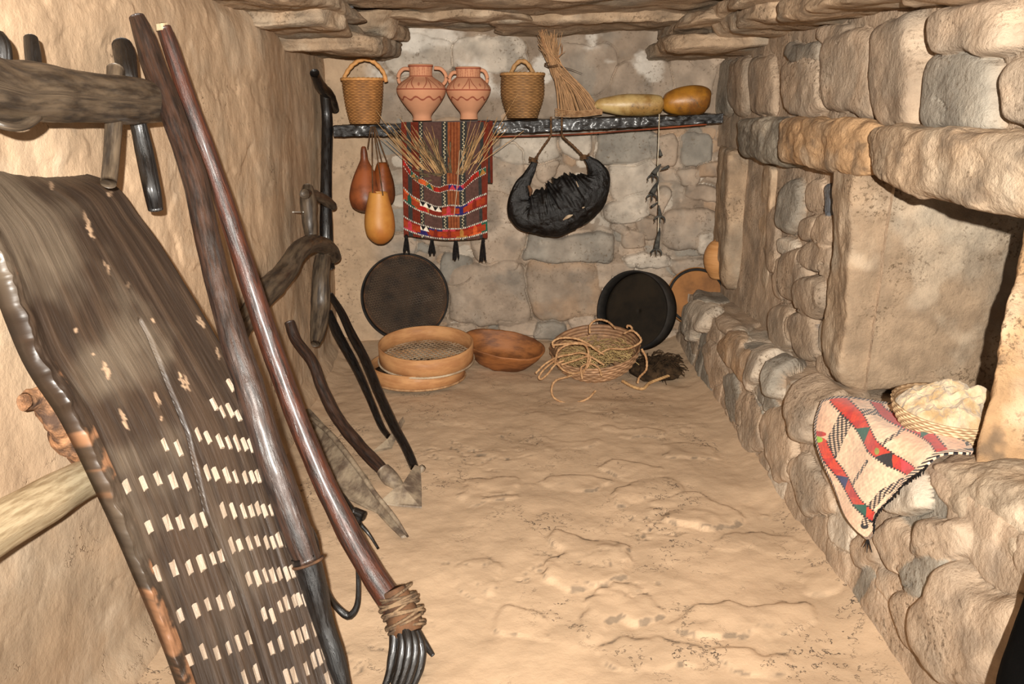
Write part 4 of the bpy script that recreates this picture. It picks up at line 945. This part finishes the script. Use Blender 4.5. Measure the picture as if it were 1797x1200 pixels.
dusty = (sstep(.0, .9, fbm(G, 5, 4, 17))*(1-sstep(.25, .9, np.linspace(0, 1, 340))[:, None]))[..., None]*.75; C = C*(1-dusty)+cgr*dusty
for u, v, lu, lv, a in [(155, 395, 5, 28, 20), (188, 470, 3.5, 16, 25), (186, 650, 6, 18, 20), (218, 735, 4.5, 22, 22), (352, 565, 5, 13, 30), (319, 668, 3.5, 18, 20), (327, 672, 3, 18, 18), (277, 700, 4, 16, 14), (383, 620, 3, 12, 15), (90, 325, 4, 8, 20), (225, 500, 5, 5, 0), (134, 580, 4, 4, 0), (268, 562, 3, 5, 0), (283, 735, 3, 4, 0), (192, 340, 7, 4, 30), (165, 622, 3, 3, 0)]:
    a = math.radians(a); du, dv = gu-u, gv-v; x_ = (du*math.cos(a)-dv*math.sin(a)*1)*1; y_ = du*math.sin(a)+dv*math.cos(a)
    x_ = x_+2.2*vn(v3(y_*.25, u+0*y_, 0)); m_ = np.clip(1.9-1.5*((x_/lu/.8)**2+(y_/lv/.9)**2), 0, .8)[..., None]*np.clip(.75+.5*fbm(v3(x_*.3, y_*.08, u), 1, 2, 3), 0, 1)[..., None]; C = C*(1-m_)+np.array(S(186, 156, 128))*m_
eb = (edgeL > .15)*sstep(.05, .5, fbm(G, 22, 4, 33)-.35+.6*sstep(900, 1150, gv)); C = C*(1-eb[..., None]*.8)+np.array(S(150, 108, 78))*eb[..., None]*.8
tb = thing('threshing_board', 'huge dark wooden threshing board studded with rows of pale stone chips, leaning at the left', 'threshing board', P(560, 1250, 1.9))
bot = G-Gn*.035
ring = np.concatenate([top, bot[:, ::-1]], 1); cr = np.concatenate([C, C[:, ::-1]*.8], 1); ur = np.concatenate([uvb, uvb[:, ::-1]], 1)
o = grid('plank', ring, M_board, tb, col=cr, uv=ur, cv=True)
bm = bmesh.new(); bm.from_mesh(o.data); bm.verts.ensure_lookup_table()
N2 = 2*nb; es = [bm.verts[i] for i in range(N2)]; el = [bm.verts[339*N2+i] for i in range(N2)]; pln = o
for i in range(nb-1):
    for vs, fl in ((es, 0), (el, 1)):
        q_ = [vs[i], vs[i+1], vs[N2-2-i], vs[N2-1-i]]; bm.faces.new(q_ if fl else q_[::-1])
bmesh.ops.recalc_face_normals(bm, faces=bm.faces)
bm.to_mesh(o.data); bm.free()
tubepx([(40, 705, 16, -.99), (75, 700, 26, -.98), (100, 735, 30, -.975), (130, 775, 28, -.97), (170, 800, 24, -.97)], sides=20, seg=50, rough=.28, rscale=26).build('cleat', M_bark, tb)
teeth = [(290, 783), (312, 787), (222, 855), (253, 850), (277, 843), (305, 845), (328, 845), (262, 925), (295, 920), (316, 918), (339, 915), (358, 913), (276, 1010), (305, 998), (331, 995), (354, 987), (373, 980), (387, 976),
         (316, 1080), (345, 1072), (365, 1062), (386, 1058), (404, 1053), (332, 1160), (358, 1145), (381, 1145), (402, 1138), (418, 1128), (435, 1120), (430, 1192), (450, 1182),
         (405, 677), (419, 683), (375, 712), (390, 722), (403, 720), (418, 730), (429, 732), (348, 762), (365, 770), (385, 776), (400, 777), (415, 779), (429, 781), (441, 784), (453, 787),
         (363, 829), (378, 832), (397, 835), (413, 837), (429, 838), (442, 838), (454, 839), (465, 840), (391, 895), (409, 896), (427, 898), (440, 896), (453, 895), (464, 896), (476, 898), (487, 897),
         (406, 957), (420, 957), (438, 957), (452, 952), (467, 952), (480, 952), (490, 950), (501, 948), (436, 1018), (452, 1015), (466, 1013), (478, 1011), (490, 1009), (503, 1007), (514, 1005), (523, 1003),
         (463, 1077), (479, 1080), (492, 1067), (503, 1060), (516, 1055), (525, 1053), (535, 1052), (477, 1139), (493, 1130), (516, 1120), (526, 1118), (537, 1112), (552, 1102), (505, 1190), (516, 1187), (537, 1175), (550, 1160), (560, 1153), (569, 1148), (575, 1196)]
rr = random.Random(21); protos = []
for k in range(4):
    V = np.array([[x_*.5*(1-.45*(z_ > 0))+rr.uniform(-.08, .08), y_*.5+rr.uniform(-.06, .06)-(.12 if z_ > 0 else 0), (z_ > 0)*(1+rr.uniform(-.2, .2)*y_)] for z_ in (-1, 1) for y_ in (-1, 1) for x_ in (-1, 1)])
    me = bpy.data.meshes.new('stone_tooth'); me.from_pydata(V.tolist(), [], [(0, 2, 3, 1), (4, 5, 7, 6), (0, 1, 5, 4), (2, 6, 7, 3), (0, 4, 6, 2), (1, 3, 7, 5)]); me.materials.append(M_chip); protos.append(me)
from mathutils import Matrix
flat_u, flat_v = gu.ravel(), gv.ravel(); Tt = np.gradient(G, axis=0); Tt /= np.linalg.norm(Tt, axis=2)[..., None]
first = None
for k, (u, v) in enumerate(teeth):
    i_ = int(np.argmin((flat_u-u)**2+(flat_v-v)**2)); a_, b_ = divmod(i_, nb)
    nrm = Gn[a_, b_]; dn = Tt[a_, b_]; dn = dn-nrm*(dn@nrm); dn /= np.linalg.norm(dn); sd_ = np.cross(dn, nrm)
    if first is None: first = bpy.data.objects.new('stone_tooth', protos[0]); o = first
    else: o = first.copy(); o.data = protos[k % 4]
    COL.objects.link(o); o.parent = pln
    sx, sy, sz = rr.uniform(.009, .013)*(1.25 if u < 380 and v > 840 else 1), rr.uniform(.026, .036), rr.uniform(.004, .008)
    p = top[a_, b_]-ORG[tb.name]
    o.matrix_local = Matrix([[*(sd_[r]*sx, dn[r]*sy, nrm[r]*sz, p[r])] for r in range(3)]+[[0, 0, 0, 1]])
# ------------------------------------------------------------------ pale log under the board
lg = tubepx([(-90, 985, 48, -.93), (0, 925, 44, -.94), (70, 885, 40, -.95), (140, 845, 34, -.96), (240, 800, 30, -.97)], sides=24, seg=60, rough=.05, rscale=8).build('wooden_log', M_pale)
tag(lg, 'pale dusty log sticking out of the left wall behind the threshing board', 'log')

# ------------------------------------------------------------------ long poles
def wpath(pts, n=None):   # (u, v, depth, r_px)
    q = np.array([P(u, v, t) for u, v, t, r in pts]); r = np.array([r*t/FPX for u, v, t, r in pts]); return q, r
pk = thing('winnowing_fork', 'long reddish-brown pole ending in a bound bundle of curved wooden tines on the floor', 'fork', P(700, 1200, 2.17))
q, r = wpath([(287, 48, 2.16, 15), (300, 85, 2.17, 17), (335, 190, 2.2, 18), (385, 330, 2.25, 19), (430, 470, 2.28, 20), (480, 620, 2.3, 21), (540, 780, 2.3, 22), (600, 910, 2.28, 24), (650, 1000, 2.25, 25), (700, 1075, 2.22, 26)]); r = r*.87
MB().tube(q, r, 22, seg=150, rough=.06, rscale=10).build('pole', M_red, pk)
q, r = wpath([(284, 42, 2.155, 11), (287, 54, 2.16, 12.5)]); MB().tube(q, r, 14, seg=6).build('pole_tip', M_pale, pk)
rr = random.Random(6)
for k, (u0, u1, u2, u3, dd) in enumerate([(690, 692, 688, 680, .0), (698, 706, 704, 695, -.02), (704, 716, 716, 706, -.03), (708, 726, 728, 718, -.02), (712, 734, 740, 730, .0), (700, 700, 700, 690, .03)]):
    q, r = wpath([(u0, 1085, 2.2+dd*.5, 10), (u1, 1120, 2.18+dd, 9), (u2, 1155, 2.16+dd, 8.5), (u3, 1192, 2.13+dd, 7), (u3-14, 1222, 2.10+dd, 4)]); MB().tube(q, r, 10, seg=30, rough=.1, rscale=30).build('tine', M_black, pk)
q, r = wpath([(712, 1080, 2.2, 9), (728, 1105, 2.2, 9), (745, 1130, 2.2, 7), (760, 1150, 2.2, 4)]); MB().tube(q, r, 10, seg=24, rough=.1).build('tine', M_black, pk)
mb = MB()
for k in range(13):
    f = k/12; cu, cv, ct = 695+22*f, 1042+62*f, 2.225-.02*f; R0 = (30+6*math.sin(f*3))*ct/FPX
    c = P(cu, cv, ct); ax_ = P(717, 1104, 2.2)-P(695, 1042, 2.225); ax_ = ax_/np.linalg.norm(ax_)+np.array([rr.uniform(-.25, .25) for _ in range(3)])
    a, b, _ = frame(ax_); th = np.linspace(0, 6.6, 30)+rr.random()*6
    mb.tube(c+R0*(1+.05*np.sin(th*3+k))[:, None]*(np.cos(th)[:, None]*a+np.sin(th)[:, None]*b), .0038, 6, seg=60, twist=200)
mb.build('binding', mat('raffia', S(138, 114, 88), S(84, 68, 54), rough=.85, spec=.2, nscale=30), pk)
q, r = wpath([(690, 1035, 2.23, 24), (700, 1060, 2.22, 28), (712, 1095, 2.2, 30), (718, 1112, 2.19, 24)]); MB().tube(q, r, 16, seg=20, rough=.1).build('hide_wrap', M_brim, pk)

gd = thing('wooden_pole', 'thick dark pole over the board edge, with a thin band and a tapering black foot', 'pole', P(610, 1210, 2.12))
q, r = wpath([(240, 30, 2.10, 15), (252, 60, 2.10, 19), (275, 130, 2.09, 23), (305, 205, 2.06, 23), (340, 310, 2.03, 24), (365, 420, 2.0, 25), (390, 520, 1.98, 26), (415, 610, 1.96, 28), (445, 700, 1.95, 29), (475, 800, 1.94, 29), (510, 900, 1.94, 31), (540, 985, 1.94, 27)]); r = r*.88
MB().tube(q, r, 24, seg=170, rough=.08, rscale=9).build('pole', M_dark, gd)
q, r = wpath([(536, 975, 1.94, 25), (552, 1030, 1.94, 22), (568, 1090, 1.94, 18), (590, 1160, 1.93, 17), (606, 1215, 1.92, 13), (626, 1285, 1.92, 9)])
MB().tube(q, r, 20, seg=60, rough=.06).build('foot', M_black, gd)
c = P(541, 987, 1.94); a, b, _ = frame(P(560, 1040, 1.94)-P(525, 935, 1.94)); th = np.linspace(0, 6.283, 40)
MB().tube(c+(26*1.94/FPX)*(np.cos(th)[:, None]*a+np.sin(th)[:, None]*b), .004, 6, seg=60).build('band', M_brim, gd)
q, r = wpath([(530, 905, 1.97, 4), (553, 945, 2.08, 4.5), (562, 1000, 2.2, 5), (580, 1050, 2.32, 5.5), (605, 1078, 2.34, 7), (618, 1078, 2.34, 7), (628, 1055, 2.34, 5), (628, 1000, 2.34, 4), (622, 960, 2.34, 4)])
o = MB().tube(q, r, 8, seg=90).build('leather_loop', M_black); tag(o, 'thin black leather loop hanging between the two long poles near the floor', 'strap')

# ------------------------------------------------------------------ wooden plough on the far left wall
pl = thing('wooden_plough', 'old wooden plough with black upright and gnarled curved arm, far end of left wall', 'plough', onX(570, 610, -.98))
X0 = -1.03
tubepx([(570, 165, 9, X0), (574, 210, 9.5, X0), (573, 280, 10, X0), (572, 340, 10, X0), (573, 430, 12, X0), (578, 470, 9, X0)], sides=14, seg=70, rough=.05, rscale=9).build('upright', M_black, pl)
tubepx([(552, 128, 8, X0+.02), (562, 150, 10, X0+.02), (578, 168, 9.5, X0+.01), (588, 192, 7.5, X0)], sides=14, seg=30, rough=.08).build('head', M_black, pl)
tubepx([(410, 600, 20, -1.0), (432, 560, 18, -1.0), (465, 515, 21, -.99), (500, 478, 20, -.98), (520, 445, 18, -.97), (545, 428, 15, -.96), (570, 432, 15, -.96), (586, 450, 13, -.97)], sides=20, seg=90, rough=.12, rscale=9).build('curved_arm', M_grey, pl)
tubepx([(566, 450, 13, -.97), (563, 490, 16, -.96), (562, 540, 17, -.96), (558, 580, 14, -.955), (553, 604, 8, -.95)], sides=18, seg=50, rough=.06, flat=([0, 0, 1], .8)).build('share_block', M_grey, pl)
tubepx([(540, 328, 9, -1.0), (541, 350, 14, -.99), (543, 385, 13, -.985), (546, 412, 11, -.98)], sides=14, seg=30, rough=.12).build('wedge', M_grey, pl)
tubepx([(535, 340, 8, -.99), (556, 343, 9, -.98), (572, 352, 9, -.98), (584, 362, 7, -.98)], sides=12, seg=30, rough=.2).build('knot', M_grey, pl)
o = MB().tube([onX(532, 372, -.97), onX(514, 372, -1.06)], .0035, 8).build('nail', M_nail); tag(o, 'short pale metal nail sticking out of the left wall beside the plough', 'nail')

# ------------------------------------------------------------------ hoes at the foot of the left wall
h1 = thing('hoe', 'hoe with a crooked dark handle and broad pale triangular blade lying on the floor', 'hoe', onZ(700, 890, .0))
q, r = wpath([(508, 565, 3.62, 9), (520, 598, 3.6, 9.5), (548, 635, 3.56, 10), (565, 680, 3.52, 10), (590, 730, 3.47, 11), (625, 775, 3.4, 11), (655, 808, 3.33, 11.5), (680, 834, 3.28, 11)])
MB().tube(q, r, 14, seg=90, rough=.07).build('handle', M_dark, h1)
q, r = wpath([(672, 824, 3.29, 13), (684, 838, 3.27, 15), (698, 852, 3.24, 11), (706, 862, 3.2, 5)]); MB().tube(q, r, 14, seg=20, rough=.05).build('socket', M_iron, h1)
poly = [(664, 884, .012), (690, 862, .05), (706, 852, .06), (728, 818, .06), (738, 822, .05), (740, 860, .02), (740, 892, .010), (700, 889, .010)]
bp_ = [onZ(u, v, z_) for u, v, z_ in poly]; mb = MB().prism(bp_, (0, .004, .006)); bevel(mb.build('blade', M_iron, h1, smooth=False), .0015)
h2 = thing('hoe', 'slender black hoe leaning further back with a small dark cross head at the floor', 'hoe', onZ(738, 835, .0))
q, r = wpath([(580, 518, 4.25, 6), (600, 550, 4.18, 7), (616, 585, 4.1, 8), (640, 630, 3.95, 8.5), (665, 690, 3.78, 9), (690, 745, 3.62, 9), (712, 785, 3.5, 8.5), (728, 822, 3.4, 8)])
MB().tube(q, r, 12, seg=90, rough=.05).build('handle', M_black, h2)
q, r = wpath([(706, 838, 3.38, 3), (725, 832, 3.38, 7), (736, 826, 3.38, 8), (744, 818, 3.38, 5)]); MB().tube(q, r, 10, seg=16).build('head', M_iron, h2)
h3 = thing('hoe', 'black-handled hoe with a thin grey pointed blade, furthest back of those by the left wall', 'hoe', onZ(690, 790, .0))
q, r = wpath([(577, 548, 4.22, 7), (592, 585, 4.15, 9), (622, 640, 4.02, 8), (645, 690, 3.9, 7), (668, 745, 3.78, 6), (682, 766, 3.72, 5)])
MB().tube(q, r, 12, seg=70, rough=.05).build('handle', M_black, h3)
mb = MB().prism([onZ(706, 732, .08), onZ(709, 740, .06), onZ(694, 770, .03), onZ(686, 788, .015), onZ(650, 795, .012), onZ(680, 770, .045), onZ(692, 752, .07)], (.004, 0, .004)); mb.build('blade', M_iron, h3, smooth=False)

# plough share lying along the wall
sh_ = thing('plough_share', 'long flat dusty metal plough share lying on the floor behind the fork pole', 'plough share', onZ(690, 930, 0))
ol = [(528, 722, .10), (545, 720, .115), (575, 752, .12), (612, 800, .11), (645, 838, .10), (662, 866, .075), (688, 900, .045), (717, 943, .012), (705, 946, .010), (680, 922, .015), (662, 902, .018), (640, 892, .02), (612, 878, .022), (588, 850, .03), (560, 800, .045), (540, 760, .07)]
bp_ = [onZ(u, v, z_) for u, v, z_ in ol]; bevel(MB().prism(bp_, (-.004, .002, .010)).build('blade', M_iron, sh_, smooth=False), .003)
q = [onZ(532, 724, .115), onZ(575, 757, .13), onZ(620, 812, .122), onZ(655, 862, .09), onZ(690, 905, .055), onZ(716, 942, .02)]; MB().tube(q, [.006, .012, .011, .009, .009, .004], 8, seg=40, rough=.1).build('spine', M_iron, sh_)
br_ = thing('iron_fitting', 'small black iron hook fitting with a bent wire, showing behind the fork pole', 'fitting', onZ(632, 925, .0))
q, r = wpath([(598, 870, 2.75, 7), (612, 892, 2.72, 9), (626, 912, 2.7, 10), (630, 925, 2.68, 6)]); MB().tube(q, r, 8, seg=20, rough=.2).build('bracket', M_black, br_)
q, r = wpath([(620, 898, 2.71, 9), (640, 906, 2.7, 9)]); MB().tube(q, r, 6, seg=6).build('block', M_black, br_)
q, r = wpath([(632, 920, 2.68, 4), (648, 938, 2.68, 3), (664, 963, 2.66, 2.5)]); MB().tube(q, r, 6, seg=16).build('wire', M_black, br_)

# ------------------------------------------------------------------ rug on the bench
ctrl = {  # control lattice: rows from the top edge down to the lower tip, in the picture
 0: [(1442, 704), (1475, 699), (1530, 700), (1578, 712), (1640, 752), (1700, 778)],
 1: [(1431, 735), (1470, 735), (1525, 732), (1580, 742), (1640, 768), (1700, 797)],
 2: [(1434, 770), (1462, 778), (1510, 775), (1560, 775), (1605, 788), (1650, 802)],
 3: [(1446, 815), (1470, 822), (1505, 820), (1545, 815), (1585, 812), (1610, 830)],
 4: [(1458, 850), (1480, 855), (1505, 852), (1530, 855), (1555, 862), (1575, 858)],
 5: [(1478, 895), (1492, 898), (1503, 898), (1515, 903), (1528, 905), (1540, 895)],
 6: [(1512, 938), (1516, 942), (1519, 946), (1522, 948), (1525, 946), (1530, 938)]}
cg = np.array([ctrl[k] for k in range(7)], float)
nn = 330
r1 = np.stack([crom(np.c_[cg[k], np.zeros(6)], nn)[:, :2] for k in range(7)], 0)
cl = np.stack([crom(np.c_[r1[:, j], np.zeros(7)], nn)[:, :2] for j in range(nn)], 1)
uu, vv = cl[..., 0], cl[..., 1]
G = bench_hit(uu, vv, .075-.01*sstep(1600, 1690, uu))
G = G+.006*v3(-np.sin(uu*.06+vv*.02), 0*uu, np.sin(uu*.05-vv*.04))
def seg_d(pu, pv, q):   # signed distance to, and run along, a polyline
    best = np.full(pu.shape, 1e9); s_o = np.zeros(pu.shape); acc = 0
    for (x0, y0), (x1, y1) in zip(q[:-1], q[1:]):
        L_ = math.hypot(x1-x0, y1-y0); dx, dy = (x1-x0)/L_, (y1-y0)/L_
        t = np.clip((pu-x0)*dx+(pv-y0)*dy, 0, L_); cx, cy = x0+t*dx, y0+t*dy; d = np.hypot(pu-cx, pv-cy)*np.sign((pu-x0)*dy-(pv-y0)*dx+1e-9)
        m_ = np.abs(d) < np.abs(best); best = np.where(m_, d, best); s_o = np.where(m_, acc+t, s_o); acc += L_
    return best, s_o
CREAM = np.array(S(236, 200, 168)); PEACH = np.array(S(242, 176, 138)); RED = np.array(S(190, 38, 24)); BLK = np.array(S(30, 24, 26)); GRN = np.array(S(22, 88, 70)); NAVY = np.array(S(36, 44, 98)); LIME = np.array(S(150, 200, 60)); PINK = np.array(S(206, 52, 60))
wz = sstep(-.3, .7, fbm(v3(uu, vv, 0), .022, 2, 5))[..., None]; C = CREAM*(1-wz*.5)+PEACH*wz*.5
C = C*(1+.05*np.sin((uu*.6+vv*.8)*1.1))[..., None]
def hound(C, q, w_):
    d, s_ = seg_d(uu, vv, q); m_ = np.abs(d) < w_; ph = (np.sin(d*.95+s_*.5)*np.sin(s_*.95) > -.1)
    return np.where(m_[..., None], np.where(ph[..., None], BLK, CREAM*.95), C)
C = hound(C, [(1486, 736), (1470, 765), (1458, 795)], 12); C = hound(C, [(1500, 728), (1540, 722), (1585, 733)], 6)
C = hound(C, [(1588, 748), (1570, 765), (1545, 790)], 3); C = hound(C, [(1526, 810), (1510, 830), (1495, 855)], 3); C = hound(C, [(1582, 848), (1550, 862), (1530, 890), (1520, 925)], 6)
def band(C, q, w_, a, tri):
    d, s_ = seg_d(uu, vv, q); m_ = np.abs(d) < w_; k = s_/31; ce = np.floor(k).astype(int); f = k-ce
    t_ = (d/w_*.5*(1-2*(ce % 2))+.5) < (1-np.abs(2*f-1))*1.05
    pal = np.array([a]*2+tri)[ce % (2+len(tri))]; alt = np.array([tri[0], RED, PINK, a])[ce % 4]
    D = np.where(t_[..., None], pal, np.where((ce % 2 == 0)[..., None], a, alt))
    C = np.where(m_[..., None], D, C)
    e = (np.abs(np.abs(d)-w_) < 2.0) & (np.sin(s_*1.25) > 0); return np.where(e[..., None], BLK, C)
C = band(C, [(1470, 700), (1500, 735), (1535, 785), (1565, 810), (1612, 836)], 12, np.array(S(206, 56, 24)), [GRN, RED, BLK, PINK, NAVY])
C = band(C, [(1447, 775), (1458, 810), (1485, 850), (1510, 885), (1535, 910)], 9.5, np.array(S(210, 60, 26)), [NAVY, RED, GRN])
C = band(C, [(1530, 700), (1552, 722), (1580, 738), (1610, 756), (1640, 775), (1656, 795)], 8, RED, [PINK, GRN])
def blob(C, u, v, a, b, c): return np.where((((uu-u)/a)**2+((vv-v)/b)**2 < 1)[..., None], c, C)
C = blob(C, 1440, 770, 9, 6, LIME); C = blob(C, 1443, 759, 12, 5, RED); C = blob(C, 1544, 795, 4, 6, np.array(S(150, 150, 60)))
ii, jj = np.meshgrid(np.arange(nn), np.arange(nn), indexing='ij')
ed = np.minimum.reduce([ii*1.0, (nn-1-ii)*1.0, jj*1.0, (nn-1-jj)*1.0])
# black and white cord edging on the two long lower sides
edr = (nn-1-jj) < 16; stripe = np.sin(ii*.42+jj*.35) > 0
C = np.where(edr[..., None], np.where(stripe[..., None], BLK, CREAM), C)
C = np.where(((jj < 8) | (ii < 6) | (nn-1-ii < 6))[..., None], np.where((np.sin(ii*.8+jj*.8) > -.5)[..., None], BLK, CREAM*.9), C)
rug = thing('woven_rug', 'cream and red patterned woven rug draped over the edge of the stone bench', 'rug', onX(1520, 950, 1.05))
o = grid('cloth', G, M_cloth, rug, col=C, flip=True)
nrm_ok = o.data.polygons[len(o.data.polygons)//2].normal
s = o.modifiers.new('thick', 'SOLIDIFY'); s.thickness = .007; s.offset = 0
rr = random.Random(3); mb = MB()
for k in range(40):
    j = int(nn*.35+k*(nn*.64)/40); p = G[j, -1]; d = np.array([-.4+rr.uniform(-.3, .3), -.6, -.4+rr.uniform(-.3, .3)])*.018; mb.tube([p, p+d], [.003, .0015], 5, seg=4)
for k in range(6):
    p = G[-1, nn//2]; d = np.array([rr.uniform(-.02, .02), -.005, -.03*rr.random()-.01]); mb.tube([p, p+d], [.003, .001], 5, seg=4)
mb.build('fringe', M_tass, rug)

# ------------------------------------------------------------------ wool basket
bc = P(1650, 764, 2.30); yb = bc[1]; 
wbk = thing('wool_basket', 'shallow coiled basket on the bench beside the upright stone', 'basket', bc)
pr = [(0, .075), (.012, .10), (.035, .125), (.065, .142), (.09, .150)]
hh = np.linspace(0, .10, 100); R_ = np.interp(hh, [0, .012, .035, .065, .10], [.075, .098, .120, .137, .148])
d_, cf_ = woven(11, 34, .0035, S(222, 190, 150), S(150, 116, 82)); axw = np.array([.02, -.10, 1.])
lathe('body', bc, np.c_[hh, R_], M_wick, wbk, n=204, axis=axw, disp=d_, colf=cf_, sub=1, solid=.006)
lathe('bottom', bc, [(.001, .077), (.002, .002)], M_wick, wbk, n=32, axis=axw, colf=lambda T, H, V: np.tile(np.array(S(150, 116, 82)), (*T.shape, 1)), sub=1)
th = np.linspace(0, 2*math.pi, 160, endpoint=False); rr_ = np.linspace(0, 1, 70)
th = np.linspace(0, 2*math.pi, 320, endpoint=False); rr_ = np.linspace(0, 1, 140); T_, R2 = np.meshgrid(th, rr_); axn = axw/np.linalg.norm(axw); a, b, _ = frame(axw)
Gw = bc+axn*.06+(R2*.135)[..., None]*(np.cos(T_)[..., None]*a+np.sin(T_)[..., None]*b)
xw, yw = [q_*.6 for q_ in (float(np.dot([1, 0, 0], a)), float(np.dot([1, 0, 0], b)))]
hw = .06*(1-R2**4)*(.75+.35*fbm(Gw, 16, 3, 3))+.012+.018*(1-np.abs(fbm(Gw, 28, 3, 8)))*(1-R2**6)+.035*np.exp(-(((R2*np.cos(T_)-xw)**2+(R2*np.sin(T_)-yw)**2)/.06))
Gw = Gw+axn*hw[..., None]+.008*v3(fbm(Gw, 30, 3, 11), fbm(Gw, 30, 3, 12), 0*R2)
wo = grid('raw_wool', Gw, M_wool, cv=True); tag(wo, 'heap of raw cream wool filling the shallow basket on the bench', 'wool', kind='stuff')
# reed mat scrap at the far end of the bench
mb = MB()
p00, p10, p01 = bench_hit(np.array(1296.), np.array(516.), .05), bench_hit(np.array(1345.), np.array(512.), .05), bench_hit(np.array(1340.), np.array(545.), .05)
for k in range(15):
    f = k/14; a_ = p00+(p01-p00)*f; b_ = p10+(p01-p00)*f*1.0; mb.tube([a_, (a_+b_)/2+[0, 0, .003], b_], .006, 6, seg=6)
o = mb.build('reed_mat', M_straw); tag(o, 'small scrap of brown reed matting on the far end of the stone bench', 'mat')

# black post added in place of the deep shade at the near right edge
tr = MB().tube([P(1850, 1000, 1.56), P(1828, 1110, 1.54), P(1812, 1200, 1.5), P(1800, 1330, 1.45)], [.035, .045, .055, .06], 16, seg=40, rough=.05).build('shade_post_1', mat('shade_black', S(6, 5, 5), S(10, 9, 8), rough=.95, spec=.05)); tag(tr, kind='structure')
